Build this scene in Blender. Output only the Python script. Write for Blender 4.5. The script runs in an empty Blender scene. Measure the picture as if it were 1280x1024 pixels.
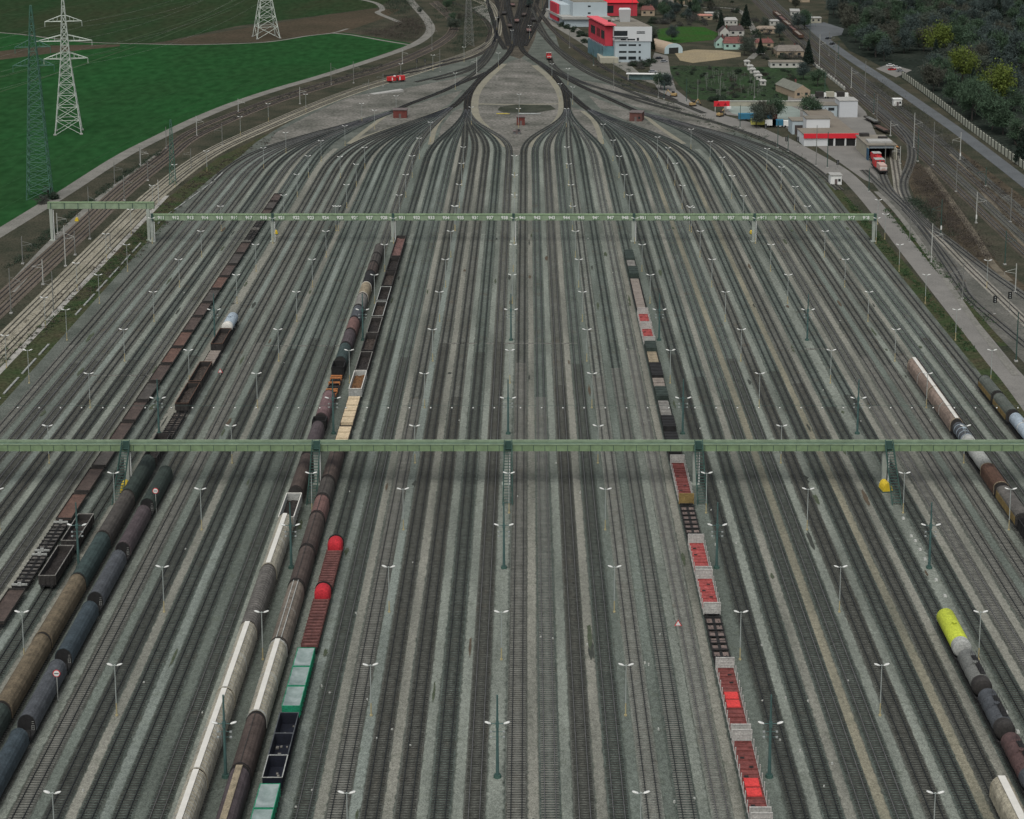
import bpy, math, random
import numpy as np
from math import radians as R, sin, cos, tan, atan, pi, sqrt

# ------------------------------------------------------------------ camera, sky, sun, exposure
sc = bpy.context.scene
CAMH, F, PITCH, CX, CY = 132.0, 2200.0, R(10), 659.0, 160.0   # height, focal length and principal point in photo pixels
cam = bpy.data.cameras.new('camera')
camo = bpy.data.objects.new('camera', cam)
sc.collection.objects.link(camo)
camo.location = (0, 0, CAMH)
camo.rotation_euler = (pi / 2 - PITCH, 0, 0)
cam.sensor_fit = 'HORIZONTAL'
cam.sensor_width = 36
cam.lens = 36 * F / 1280
cam.shift_x = (640 - CX) / 1280
cam.shift_y = (CY - 512) / 1280
cam.clip_start, cam.clip_end = 1, 6000
sc.camera = camo

wd = bpy.data.worlds.new('World')
sc.world = wd
wd.use_nodes = True
nt = wd.node_tree
sky = nt.nodes.new('ShaderNodeTexSky')
sky.sky_type = 'NISHITA'
sky.sun_disc = False
SUN_EL, SUN_ROT = R(60), R(196)
sky.sun_elevation, sky.sun_rotation = SUN_EL, SUN_ROT
sky.air_density, sky.dust_density, sky.ozone_density = 1.0, 4.0, 1.0
hs = nt.nodes.new('ShaderNodeHueSaturation')
hs.inputs['Saturation'].default_value = 0.42
nt.links.new(sky.outputs[0], hs.inputs['Color'])
nt.links.new(hs.outputs[0], nt.nodes['Background'].inputs[0])
nt.nodes['Background'].inputs[1].default_value = 0.085
sl = bpy.data.lights.new('sun', 'SUN')
sl.energy, sl.angle, sl.color = 1.35, R(60), (1.0, 0.97, 0.92)
so = bpy.data.objects.new('sun', sl)
sc.collection.objects.link(so)
so.rotation_euler = (pi / 2 - SUN_EL, 0, pi - SUN_ROT)
sc.view_settings.view_transform = 'Standard'
sc.view_settings.look = 'None'
sc.view_settings.gamma = 1
sc.view_settings.exposure = 0.5

rnd = random.Random(7)
COL = sc.collection

# ------------------------------------------------------------------ photo pixel <-> place
def P(u, v, h=0.0):
    a, b = (u - CX) / F, (v - CY) / F
    t = (CAMH - h) / (sin(PITCH) + b * cos(PITCH))
    return (a * t, (cos(PITCH) - b * sin(PITCH)) * t)

def D(v, h=0.0):
    return P(0, v, h)[1]

def proj(x, y, z=0.0):
    f = y * cos(PITCH) + (CAMH - z) * sin(PITCH)
    d = -y * sin(PITCH) + (CAMH - z) * cos(PITCH)
    return CX + F * x / f, CY + F * d / f

def inframe(x, y, z=0.0, m=0):
    u, v = proj(x, y, z)
    return -m < u < 1280 + m and -m < v < 1024 + m

# ------------------------------------------------------------------ materials
MATS = {}
def mat(name, c, rough=0.85, var=0.25, scale=0.6, c2=None, fine=0.0, fscale=6.0, metal=0.0, emit=0.0, coord='obj', stretch=None, spec=0.3):
    if name in MATS:
        return MATS[name]
    m = bpy.data.materials.new(name)
    m.use_nodes = True
    t = m.node_tree
    b = t.nodes['Principled BSDF']
    b.inputs['Roughness'].default_value = rough
    b.inputs['Metallic'].default_value = metal
    b.inputs['Specular IOR Level'].default_value = 0.0 if coord == 'world' else spec
    L = t.links.new
    tc = t.nodes.new('ShaderNodeTexCoord')
    if coord == 'world':
        g = t.nodes.new('ShaderNodeNewGeometry'); src = g.outputs['Position']
    elif coord == 'uv':
        src = tc.outputs['UV']
    else:
        src = tc.outputs['Object']
    if stretch:
        mp = t.nodes.new('ShaderNodeMapping'); mp.inputs['Scale'].default_value = stretch
        L(src, mp.inputs[0]); src = mp.outputs[0]
    n = t.nodes.new('ShaderNodeTexNoise')
    n.inputs['Scale'].default_value = scale
    n.inputs['Detail'].default_value = 5
    n.inputs['Roughness'].default_value = 0.65
    L(src, n.inputs['Vector'])
    rp = t.nodes.new('ShaderNodeValToRGB')
    rp.color_ramp.elements[0].position, rp.color_ramp.elements[1].position = 0.3, 0.7
    d = c2 if c2 else tuple(max(0.0, x * (1 - var)) for x in c)
    e = c if c2 else tuple(min(1.0, x * (1 + var)) for x in c)
    rp.color_ramp.elements[0].color = (*d, 1); rp.color_ramp.elements[1].color = (*e, 1)
    L(n.outputs['Fac'], rp.inputs[0])
    out = rp.outputs[0]
    if fine:
        n2 = t.nodes.new('ShaderNodeTexNoise'); n2.inputs['Scale'].default_value = fscale; n2.inputs['Detail'].default_value = 2
        L(src, n2.inputs['Vector'])
        mr = t.nodes.new('ShaderNodeMapRange')
        mr.inputs[1].default_value, mr.inputs[2].default_value = 0.3, 0.7
        mr.inputs[3].default_value, mr.inputs[4].default_value = 1 - fine, 1 + fine
        L(n2.outputs['Fac'], mr.inputs[0])
        mx = t.nodes.new('ShaderNodeVectorMath'); mx.operation = 'SCALE'
        L(out, mx.inputs[0]); L(mr.outputs[0], mx.inputs['Scale'])
        out = mx.outputs[0]
    L(out, b.inputs['Base Color'])
    if emit:
        L(out, b.inputs['Emission Color']); b.inputs['Emission Strength'].default_value = emit
    MATS[name] = m
    return m

def mathn(t, op, a, b=None, c=None):
    n = t.nodes.new('ShaderNodeMath'); n.operation = op
    for i, x in enumerate((a, b, c)):
        if x is None: continue
        if isinstance(x, (int, float)): n.inputs[i].default_value = x
        else: t.links.new(x, n.inputs[i])
    return n.outputs[0]

def noise(t, vec, scale, detail=3, rough=0.6):
    n = t.nodes.new('ShaderNodeTexNoise')
    n.inputs['Scale'].default_value = scale; n.inputs['Detail'].default_value = detail; n.inputs['Roughness'].default_value = rough
    if vec is not None: t.links.new(vec, n.inputs['Vector'])
    return n.outputs['Fac']

def ramp(t, fac, lo, hi, a, b):
    n = t.nodes.new('ShaderNodeMapRange')
    n.inputs[1].default_value, n.inputs[2].default_value, n.inputs[3].default_value, n.inputs[4].default_value = lo, hi, a, b
    t.links.new(fac, n.inputs[0])
    return n.outputs[0]

def mixc(t, fac, a, b):
    n = t.nodes.new('ShaderNodeMix'); n.data_type = 'RGBA'
    if isinstance(fac, (int, float)): n.inputs[0].default_value = fac
    else: t.links.new(fac, n.inputs[0])
    for i, x in ((6, a), (7, b)):
        if isinstance(x, tuple): n.inputs[i].default_value = (*x, 1)
        else: t.links.new(x, n.inputs[i])
    return n.outputs[2]

def scalec(t, col, k):
    n = t.nodes.new('ShaderNodeVectorMath'); n.operation = 'SCALE'
    t.links.new(col, n.inputs[0]); t.links.new(k, n.inputs['Scale'])
    return n.outputs[0]

def newmat(name, rough=0.95):
    m = bpy.data.materials.new(name); m.use_nodes = True
    b = m.node_tree.nodes['Principled BSDF']
    b.inputs['Roughness'].default_value = rough; b.inputs['Specular IOR Level'].default_value = 0.03
    return m, m.node_tree, b

def uvxy(t):
    tc = t.nodes.new('ShaderNodeTexCoord'); s = t.nodes.new('ShaderNodeSeparateXYZ')
    t.links.new(tc.outputs['UV'], s.inputs[0])
    g = t.nodes.new('ShaderNodeNewGeometry')
    return s.outputs[0], s.outputs[1], g.outputs['Position']

def bed_mat(name, mid, dark, wide=0.42):
    """oily track ballast: stained dark along both rails, stones between"""
    m, t, b = newmat(name)
    u, v, pos = uvxy(t)
    au = mathn(t, 'ABSOLUTE', u)
    d = mathn(t, 'ABSOLUTE', mathn(t, 'SUBTRACT', au, 0.78))
    sp = t.nodes.new('ShaderNodeSeparateXYZ'); t.links.new(pos, sp.inputs[0])
    d = mathn(t, 'MULTIPLY', d, mathn(t, 'MULTIPLY', ramp(t, sp.outputs[1], 330, 430, wide, max(wide, 0.9)), ramp(t, sp.outputs[1], 585, 680, 1.0, 0.5)))
    stain = ramp(t, mathn(t, 'ADD', d, ramp(t, noise(t, pos, 1.1, 4), 0.3, 0.7, -0.10, 0.10)), 0.05, 0.40, 0.92, 0.0)
    big = noise(t, pos, 0.05, 5)
    col = mixc(t, ramp(t, big, 0.42, 0.66, 0, 0.6), mid, tuple(x * q for x, q in zip(mid, (0.60, 0.62, 0.58))))
    col = mixc(t, ramp(t, noise(t, pos, 0.22, 4), 0.55, 0.72, 0, 0.55), col, (0.085, 0.070, 0.052))
    col = mixc(t, stain, col, mixc(t, ramp(t, sp.outputs[1], 330, 420, 0, 1), tuple(x * 1.75 for x in dark), mixc(t, ramp(t, sp.outputs[1], 590, 700, 0, 1), dark, tuple(x * .7 for x in dark))))
    k = mathn(t, 'MULTIPLY', ramp(t, noise(t, pos, 7.0, 2), 0.3, 0.7, 0.5, 1.5), ramp(t, noise(t, pos, 1.4, 3), 0.3, 0.7, 0.72, 1.28))
    t.links.new(scalec(t, col, k), b.inputs['Base Color'])
    return m

def strip_mat(name, c, edge):
    """trodden gravel walkway between two tracks, ragged edges"""
    m, t, b = newmat(name)
    u, v, pos = uvxy(t)
    au = mathn(t, 'ABSOLUTE', u)
    e = ramp(t, mathn(t, 'ADD', au, ramp(t, noise(t, pos, 0.7, 4), 0.3, 0.7, -0.16, 0.16)), 0.58, 0.84, 0.0, 1.0)
    mp = t.nodes.new('ShaderNodeMapping'); mp.inputs['Scale'].default_value = (1, 0.12, 1)
    t.links.new(pos, mp.inputs[0])
    big = noise(t, mp.outputs[0], 0.16, 4)
    col = mixc(t, ramp(t, big, 0.40, 0.68, 0, 0.6), c, tuple(x * 0.9 for x in edge))
    col = mixc(t, e, col, edge)
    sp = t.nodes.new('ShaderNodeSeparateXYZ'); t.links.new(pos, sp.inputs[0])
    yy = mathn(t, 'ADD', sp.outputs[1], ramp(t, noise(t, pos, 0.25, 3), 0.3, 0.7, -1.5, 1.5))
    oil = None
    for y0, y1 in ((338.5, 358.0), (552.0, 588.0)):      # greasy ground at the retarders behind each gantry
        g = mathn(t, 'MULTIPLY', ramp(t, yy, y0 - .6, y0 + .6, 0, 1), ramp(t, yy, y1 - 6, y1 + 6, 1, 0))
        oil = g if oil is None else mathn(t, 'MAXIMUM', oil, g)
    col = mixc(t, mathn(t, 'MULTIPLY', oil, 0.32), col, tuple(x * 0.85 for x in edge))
    col = mixc(t, ramp(t, noise(t, pos, 0.35, 4), 0.55, 0.72, 0, 0.35), col, (0.085, 0.098, 0.072))
    k = mathn(t, 'MULTIPLY', ramp(t, noise(t, pos, 6.0, 2), 0.3, 0.7, 0.6, 1.4), ramp(t, noise(t, pos, 1.3, 3), 0.3, 0.7, 0.8, 1.2))
    t.links.new(scalec(t, col, k), b.inputs['Base Color'])
    return m

# ------------------------------------------------------------------ objects
def link(o, parent=None):
    COL.objects.link(o)
    if parent: o.parent = parent
    return o

def tag(o, label=None, cat=None, group=None, kind=None):
    if label: o['label'] = label
    if cat: o['category'] = cat
    if group: o['group'] = group
    if kind: o['kind'] = kind
    return o

def thing(name, label, cat, loc=(0, 0, 0), rz=0.0, group=None):
    o = bpy.data.objects.new(name, None)
    o.empty_display_size = 1
    o.location = loc; o.rotation_euler = (0, 0, rz)
    link(o)
    return tag(o, label, cat, group)

def copy_tree(o, parent=None):
    c = o.copy(); COL.objects.link(c)
    c.parent = parent
    for ch in o.children:
        copy_tree(ch, c)
    return c

ORD = ['zeroth', 'first', 'second', 'third', 'fourth', 'fifth', 'sixth', 'seventh', 'eighth', 'ninth', 'tenth', 'eleventh', 'twelfth', 'thirteenth',
       'fourteenth', 'fifteenth', 'sixteenth', 'seventeenth', 'eighteenth', 'nineteenth', 'twentieth']

class MB:
    def __init__(s): s.v, s.f, s.uv = [], [], None
    def add(s, vs, fs):
        n = len(s.v); s.v += vs; s.f += [tuple(i + n for i in f) for f in fs]; return s
    def box(s, x0, x1, y0, y1, z0, z1):
        vs = [(x, y, z) for z in (z0, z1) for y in (y0, y1) for x in (x0, x1)]
        return s.add(vs, [(0, 2, 3, 1), (4, 5, 7, 6), (0, 1, 5, 4), (2, 6, 7, 3), (0, 4, 6, 2), (1, 3, 7, 5)])
    def hexa(s, bot, top):
        vs = list(bot) + list(top)
        n = len(bot)
        return s.add(vs, [tuple(range(n))[::-1], tuple(range(n, 2 * n))] + [(i, (i + 1) % n, n + (i + 1) % n, n + i) for i in range(n)])
    def poly(s, pts, z0, z1):
        a = sum(pts[i][0] * pts[(i + 1) % len(pts)][1] - pts[(i + 1) % len(pts)][0] * pts[i][1] for i in range(len(pts)))
        if a < 0: pts = pts[::-1]
        return s.hexa([(p[0], p[1], z0) for p in pts], [(p[0], p[1], z1) for p in pts])
    def tube(s, p0, p1, r0, r1=None, n=8, caps=True):
        r1 = r0 if r1 is None else r1
        a, b = np.array(p0, float), np.array(p1, float)
        d = b - a; d /= max(np.linalg.norm(d), 1e-9)
        u = np.cross(d, (0, 0, 1) if abs(d[2]) < 0.9 else (1, 0, 0)); u /= np.linalg.norm(u); w = np.cross(d, u)
        vs = []
        for c, r in ((a, r0), (b, r1)):
            for i in range(n):
                q = c + r * (cos(2 * pi * i / n) * u + sin(2 * pi * i / n) * w); vs.append(tuple(q))
        fs = [(i, (i + 1) % n, n + (i + 1) % n, n + i) for i in range(n)]
        if caps: fs += [tuple(range(n))[::-1], tuple(range(n, 2 * n))]
        return s.add(vs, fs)
    def bar(s, p0, p1, w):
        return s.tube(p0, p1, w * 0.7, n=4)
    def extr(s, prof, y0, y1, caps=True):
        """profile [(x,z)] counter-clockwise seen from -y, extruded along y"""
        n = len(prof)
        vs = [(p[0], y0, p[1]) for p in prof] + [(p[0], y1, p[1]) for p in prof]
        fs = [(i, (i + 1) % n, n + (i + 1) % n, n + i) for i in range(n)]
        if caps: fs += [tuple(range(n))[::-1], tuple(range(n, 2 * n))]
        return s.add(vs, fs)
    def lathe_y(s, prof, cx, cz, n=20):
        """surface of revolution about the y axis; prof [(y,r)]"""
        vs, fs = [], []
        for y, r in prof:
            for i in range(n):
                a = 2 * pi * i / n
                vs.append((cx + r * cos(a), y, cz + r * sin(a)))
        for k in range(len(prof) - 1):
            for i in range(n):
                j = (i + 1) % n
                fs.append((k * n + i, k * n + j, (k + 1) * n + j, (k + 1) * n + i))
        fs += [tuple(range(n)), tuple(range((len(prof) - 1) * n, len(prof) * n))[::-1]]
        return s.add(vs, fs)
    def build(s, name, m, parent=None, smooth=False, loc=None):
        me = bpy.data.meshes.new(name)
        me.from_pydata(s.v, [], s.f)
        me.materials.append(m)
        if smooth: me.shade_smooth()
        o = bpy.data.objects.new(name, me)
        if loc: o.location = loc
        link(o, parent)
        return o

ZC = [0.0]
def flat_poly(name, pts, z, m, kind='structure', label=None):
    """one sheet of ground; pts in world xy; each sheet a hair above the one before"""
    if z > 0: ZC[0] += 0.0006; z += ZC[0]
    me = bpy.data.meshes.new(name)
    a = sum(pts[i][0] * pts[(i + 1) % len(pts)][1] - pts[(i + 1) % len(pts)][0] * pts[i][1] for i in range(len(pts)))
    if a < 0: pts = pts[::-1]
    me.from_pydata([(p[0], p[1], z) for p in pts], [], [tuple(range(len(pts)))])
    me.materials.append(m)
    o = link(bpy.data.objects.new(name, me))
    tag(o, label, None, None, kind)
    return o

def px(pts, h=0.0): return [P(u, v, h) for u, v in pts]

def smooth(pts, step=5.0):
    """Catmull-Rom through world points, resampled"""
    p = [np.array(q[:2], float) for q in pts]
    p = [2 * p[0] - p[1]] + p + [2 * p[-1] - p[-2]]
    out = []
    for i in range(1, len(p) - 2):
        a, b, c, d = p[i - 1:i + 3]
        n = max(1, int(np.linalg.norm(c - b) / step))
        for k in range(n):
            t = k / n
            out.append(0.5 * (2 * b + (c - a) * t + (2 * a - 5 * b + 4 * c - d) * t * t + (3 * b - a - 3 * c + d) * t ** 3))
    out.append(p[-2])
    return np.array(out)

def frame_of(c):
    t = np.gradient(c, axis=0); t /= np.maximum(np.linalg.norm(t, axis=1), 1e-9)[:, None]
    n = np.stack([t[:, 1], -t[:, 0]], 1)     # to the right of travel
    s = np.concatenate([[0], np.cumsum(np.linalg.norm(np.diff(c, axis=0), axis=1))])
    return t, n, s

def np_mesh(name, V, Q, m, parent=None, uv=None, smooth=False):
    me = bpy.data.meshes.new(name)
    k = Q.shape[1]
    me.vertices.add(len(V)); me.vertices.foreach_set('co', np.asarray(V, np.float32).ravel())
    me.loops.add(Q.size); me.loops.foreach_set('vertex_index', Q.astype(np.int32).ravel())
    me.polygons.add(len(Q)); me.polygons.foreach_set('loop_start', np.arange(0, Q.size, k, dtype=np.int32))
    try: me.polygons.foreach_set('loop_total', np.full(len(Q), k, np.int32))
    except Exception: pass
    if uv is not None:
        l = me.uv_layers.new(name='UVMap')
        l.data.foreach_set('uv', np.asarray(uv, np.float32)[Q.ravel()].ravel())
    me.update(calc_edges=True); me.validate()
    me.materials.append(m)
    if smooth: me.shade_smooth()
    o = bpy.data.objects.new(name, me)
    link(o, parent)
    return o

def ribbon(name, c, prof, m, parent=None, wob=0.0):
    """sweep an open profile [(offset,z)] along centreline c (n,2)"""
    t, n, s = frame_of(c)
    k, N = len(prof), len(c)
    V = np.zeros((N, k, 3)); U = np.zeros((N, k, 2))
    for j, (o, z) in enumerate(prof):
        V[:, j, :2] = c + n * o; V[:, j, 2] = z; U[:, j, 0] = o; U[:, j, 1] = s
    i = np.arange(N - 1)[:, None] * k + np.arange(k - 1)[None, :]
    Q = np.stack([i, i + 1, i + 1 + k, i + k], -1).reshape(-1, 4)
    return np_mesh(name, V.reshape(-1, 3), Q, m, parent, U.reshape(-1, 2))

def strip_between(name, c, half, m, parent=None):
    t, n, s = frame_of(c)
    N = len(c); V = np.zeros((N, 3, 3)); U = np.zeros((N, 3, 2))
    for j, a in enumerate((-1, 0, 1)):
        V[:, j, :2] = c + n * (half * a)[:, None]; V[:, j, 2] = 0.055 + (0.005 if a == 0 else 0); U[:, j, 0] = a * 0.82; U[:, j, 1] = s
    i = np.arange(N - 1)[:, None] * 3 + np.arange(2)[None, :]
    Q = np.stack([i, i + 1, i + 4, i + 3], -1).reshape(-1, 4)
    return np_mesh(name, V.reshape(-1, 3), Q, m, parent, U.reshape(-1, 2))

def boxes_along(name, c, pitch, w, l, z0, z1, m, parent=None, jitter=0.0, off=0.0, rng=None):
    t, n, s = frame_of(c)
    ss = np.arange(0.3, s[-1], pitch)
    x = np.stack([np.interp(ss, s, c[:, 0]), np.interp(ss, s, c[:, 1])], 1)
    tt = np.stack([np.interp(ss, s, t[:, 0]), np.interp(ss, s, t[:, 1])], 1)
    nn = np.stack([tt[:, 1], -tt[:, 0]], 1)
    rs = np.random.RandomState(3)
    if jitter: x = x + nn * (rs.rand(len(ss), 1) - .5) * jitter
    x = x + nn * off
    V = np.zeros((len(ss), 8, 3))
    for j, (a, b, zz) in enumerate([(-1, -1, z0), (1, -1, z0), (1, 1, z0), (-1, 1, z0), (-1, -1, z1), (1, -1, z1), (1, 1, z1), (-1, 1, z1)]):
        V[:, j, :2] = x + nn * (a * w / 2) + tt * (b * l / 2); V[:, j, 2] = zz
    b = np.array([(4, 5, 6, 7), (0, 1, 5, 4), (1, 2, 6, 5), (2, 3, 7, 6), (3, 0, 4, 7)])
    Q = (np.arange(len(ss))[:, None, None] * 8 + b[None]).reshape(-1, 4)
    return np_mesh(name, V.reshape(-1, 3), Q, m, parent)
# ------------------------------------------------------------------ ground, fields, roads
W = 'world'
m_terrain = mat('scrub_earth', (0.070, 0.064, 0.048), c2=(0.026, 0.033, 0.023), scale=0.06, fine=0.35, fscale=1.5, coord=W)
m_yard = mat('yard_gravel', (0.124, 0.135, 0.119), c2=(0.060, 0.070, 0.060), scale=0.09, fine=0.4, fscale=3.5, coord=W)
m_fine = mat('pale_fine_gravel', (0.188, 0.180, 0.162), c2=(0.068, 0.072, 0.061), scale=0.055, fine=0.35, fscale=0.8, coord=W)
m_grass = mat('crop_green', (0.017, 0.064, 0.021), c2=(0.018, 0.052, 0.019), scale=0.02, fine=0.22, fscale=0.22, coord=W, stretch=(1, .45, 1))
m_crop = mat('thin_crop', (0.014, 0.045, 0.018), c2=(0.034, 0.038, 0.022), scale=0.012, fine=0.2, fscale=0.3, coord=W, stretch=(1, 0.3, 1))
m_soil = mat('ploughed_soil', (0.072, 0.058, 0.042), c2=(0.048, 0.044, 0.031), scale=0.03, fine=0.2, fscale=0.5, coord=W)
m_dirt = mat('dirt_road', (0.20, 0.195, 0.175), c2=(0.13, 0.13, 0.115), scale=0.12, fine=0.2, fscale=2.0, coord=W)
m_pave = mat('concrete_paving', (0.19, 0.185, 0.17), c2=(0.145, 0.142, 0.132), scale=0.1, fine=0.14, fscale=3.0, coord=W)
m_asph = mat('asphalt', (0.115, 0.125, 0.13), c2=(0.085, 0.092, 0.095), scale=0.07, fine=0.12, fscale=2.0, coord=W)
m_weed = mat('weedy_grass', (0.030, 0.052, 0.022), c2=(0.060, 0.052, 0.034), scale=0.09, fine=0.4, fscale=1.2, coord=W)
m_lawn = mat('fresh_lawn', (0.024, 0.082, 0.018), c2=(0.040, 0.062, 0.024), scale=0.06, fine=0.3, fscale=0.8, coord=W)
m_forestfloor = mat('leaf_litter', (0.030, 0.036, 0.030), c2=(0.016, 0.022, 0.018), scale=0.05, fine=0.4, fscale=0.5, coord=W)
m_sand = mat('sand', (0.27, 0.225, 0.14), c2=(0.21, 0.18, 0.125), scale=0.08, fine=0.2, fscale=1.0, coord=W)
m_sandpath = mat('sandy_path', (0.225, 0.215, 0.165), c2=(0.165, 0.16, 0.13), scale=0.1, fine=0.2, fscale=2.0, coord=W)

flat_poly('ground', [(-1500, 60), (1500, 60), (3500, 5000), (-3500, 5000)], 0.0, m_terrain)
def path(name, pts, half, z, m, h=0.0, step=5):
    c = smooth(px(pts, h), step); ZC[0] += 0.0006; z += ZC[0]
    o = ribbon(name, c, [(-half, z), (0, z), (half, z)], m)
    tag(o, kind='structure'); return o

road_l = [(-90, 345), (0, 291), (78, 243), (150, 197), (200, 171), (250, 147), (300, 127), (350, 110.5), (400, 96), (450, 80), (500, 63), (526, 51), (538, 38), (533, 24), (519, 8), (508, -6), (495, -25)]
flat_poly('field', px([(-700, 300), (-90, 345), (0, 286), (78, 238), (150, 193), (200, 168), (250, 144), (300, 124), (350, 108), (400, 94), (450, 78), (500, 60), (519, 55),
                      (470, 47), (430, 41), (385, 45), (330, 53), (240, 57), (180, 55), (110, 54), (0, 41), (-700, 0)]), 0.02, m_grass)
flat_poly('crop_field', px([(-700, 0), (0, 41), (110, 54), (180, 55), (205, 52), (300, 32), (380, 22), (470, 10), (505, -8), (440, -40), (-800, -60)]), 0.02, m_crop)
flat_poly('ploughed_field', px([(205, 52.5), (320, 33), (400, 20), (468, 11), (500, 12), (482, 22), (430, 40.5), (385, 44), (330, 52), (240, 55.5)]), 0.03, m_soil)
flat_poly('ploughed_strip', px([(-300, 85), (-300, 68), (0, 64), (60, 57), (150, 55.5), (150, 58), (70, 66), (0, 75)]), 0.03, m_soil)
path('field_path', [(-200, 28), (0, 41), (60, 47.5), (110, 53), (180, 55), (240, 56), (330, 53), (385, 45), (415, 41.5), (435, 36)], 1.1, 0.05, m_dirt)
path('field_path', [(415, 41.5), (440, 44), (480, 51), (517, 57)], 1.3, 0.055, m_dirt)
path('field_path', [(440, -3), (470, 4), (478, 12), (472, 16), (490, 24), (500, 28)], 2.0, 0.05, m_dirt)
for pts in ([(0, 262), (90, 215), (200, 158), (330, 104), (440, 73)], [(0, 235), (100, 185), (220, 138), (340, 94), (450, 66)], [(0, 205), (100, 158), (220, 115), (350, 80)], [(0, 178), (110, 132), (230, 96), (340, 72)]):
    path('tractor_track', pts, 0.4, 0.044, mat('faint_tramline', (0.022, 0.062, 0.024), var=.4, coord=W))
for k, pts in enumerate([[(0, 97), (60, 82), (150, 62)], [(0, 115), (70, 92), (170, 58)], [(110, 40), (210, 22), (300, 4)], [(30, 45), (120, 24), (230, 2)], [(160, 50), (240, 24), (295, 0)], [(190, 52), (290, 12)], [(0, 20), (70, 12), (130, 0)]]):
    path('tractor_track', pts, 0.45, 0.045, mat('tramline', (0.05, 0.075, 0.042), coord=W))
path('dirt_road', road_l, 2.9, 0.06, m_dirt)
# scrub banks beside the main line
flat_poly('grass_verge', [(-128, 330), (-119.5, 330), (-119.5, 560), (-118, 640), (-112, 690), (-104, 720), (-110, 735), (-122, 680), (-127, 600)], 0.025, m_weed)
flat_poly('grass_verge', [(109, 330), (113.6, 330), (113.6, 560), (112.5, 640), (110, 690), (109, 640), (109.2, 560)], 0.03, m_weed)
flat_poly('grass_verge', [(119.8, 430), (124, 430), (124.3, 560), (119.9, 620)], 0.03, m_weed)
# the sorting yard
yard = [(-120, 120), (-120, 600), (-117, 650)] + px([(300, 196), (320, 178), (345, 162), (385, 140), (430, 118), (500, 98), (580, 75), (620, 52), (600, 20), (610, -12), (665, -12), (690, 30), (700, 62), (745, 92), (800, 120), (860, 146), (930, 168), (990, 192), (1030, 226)]) + [(109.3, 600), (109, 120)]
flat_poly('yard_gravel', yard, 0.035, m_yard)
for pts in ([(330, 188), (345, 166), (395, 140), (440, 120), (500, 112), (560, 100), (606, 90), (560, 109), (500, 134), (430, 155)],
            [(640, 76), (652, 73), (668, 82), (688, 97), (700, 113), (706, 132), (700, 152), (684, 166), (660, 184), (646, 196), (634, 184), (616, 166), (598, 154), (590, 132), (594, 113), (608, 97), (626, 83)],
            [(722, 100), (750, 104), (800, 116), (870, 138), (930, 165), (900, 166), (850, 151), (790, 132), (740, 111)],
            [(440, 178), (482, 146), (510, 134), (560, 118), (578, 113), (562, 130), (530, 148)],
            [(735, 119), (790, 140), (850, 178), (800, 158), (752, 138)],
            [(544, 186), (552, 158), (566, 140), (578, 135), (578, 148), (568, 160)],
            [(752, 178), (746, 152), (728, 138), (714, 134), (718, 150), (730, 162)]):
    flat_poly('gravel_patch', px(pts), 0.05, m_fine)
path('service_path', [(630, 80), (612, 96), (598, 113), (593.5, 130), (596, 146), (608, 160), (622, 170), (634, 184)], 1.7, 0.065, m_sandpath)
path('service_path', [(668, 82), (686, 97), (698, 113), (702.5, 130), (700, 146), (690, 158), (676, 170), (662, 184)], 1.7, 0.065, m_sandpath)
path('service_path', [(436, 180), (460, 170), (520, 150), (562, 134)], 1.1, 0.066, m_sandpath)
path('service_path', [(436, 180), (460, 161), (484, 143)], 1.1, 0.067, m_sandpath)
path('service_path', [(752, 180), (748, 164), (741, 150), (728, 139)], 1.1, 0.066, m_sandpath)
path('service_path', [(538, 181), (545, 158), (560, 139)], 1.1, 0.066, m_sandpath)
path('service_path', [(855, 180), (825, 160), (806, 145)], 1.1, 0.066, m_sandpath)
path('service_path', [(596, 130), (640, 131), (700, 130)], 1.2, 0.068, m_sandpath)
# right-hand side
path('service_road', [(1500, 800), (1290, 505), (1250, 455), (1210, 405), (1170, 355), (1130, 305), (1105, 272), (1078, 240), (1052, 215), (1020, 196), (975, 172)], 3.1, 0.075, m_pave)
flat_poly('depot_apron', px([(1050, 214), (1020, 194), (975, 170), (940, 154), (900, 143), (865, 128), (845, 112), (838, 90), (835, 70), (818, 66), (812, 85), (815, 100), (826, 118), (850, 134), (880, 146), (930, 164), (990, 194), (1030, 218)]), 0.05, m_pave)
flat_poly('depot_yard', px([(905, 143), (960, 150), (1000, 168), (1080, 225), (1098, 232), (1104, 205), (1100, 178), (1082, 140), (1060, 118), (985, 118), (985, 128), (905, 130)]), 0.045, m_pave)
path('road', [(1010, 30), (1032, 50), (1062, 72), (1100, 97), (1125, 114), (1150, 131), (1200, 166), (1250, 204), (1300, 243), (1400, 320)], 3.1, 0.06, m_asph)
flat_poly('car_park', px([(1095, 86), (1112, 80), (1126, 84), (1140, 88), (1120, 97)]), 0.05, m_pave)
flat_poly('road_fork', px([(1010, 30), (1030, 28), (1055, 36), (1052, 44), (1040, 46), (1036, 54)]), 0.05, m_asph)
flat_poly('forest_floor', px([(1062, 64), (1080, 72), (1110, 88), (1135, 103), (1200, 153), (1290, 214), (1500, 330), (1800, 100), (1500, -60), (1040, -40), (1035, 30)]), 0.02, m_forestfloor)
flat_poly('meadow', px([(820, 37), (850, 33), (880, 34), (898, 42), (893, 50), (850, 54), (824, 52)]), 0.04, m_lawn)
flat_poly('garden_plot', px([(832, 84), (850, 82), (920, 84), (1005, 84), (1030, 100), (1040, 118), (985, 126), (905, 126), (865, 124), (848, 106)]), 0.03, mat('garden_green', (0.030, 0.058, 0.026), c2=(0.030, 0.036, 0.026), scale=0.05, fine=0.4, fscale=0.6, coord=W))
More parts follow.
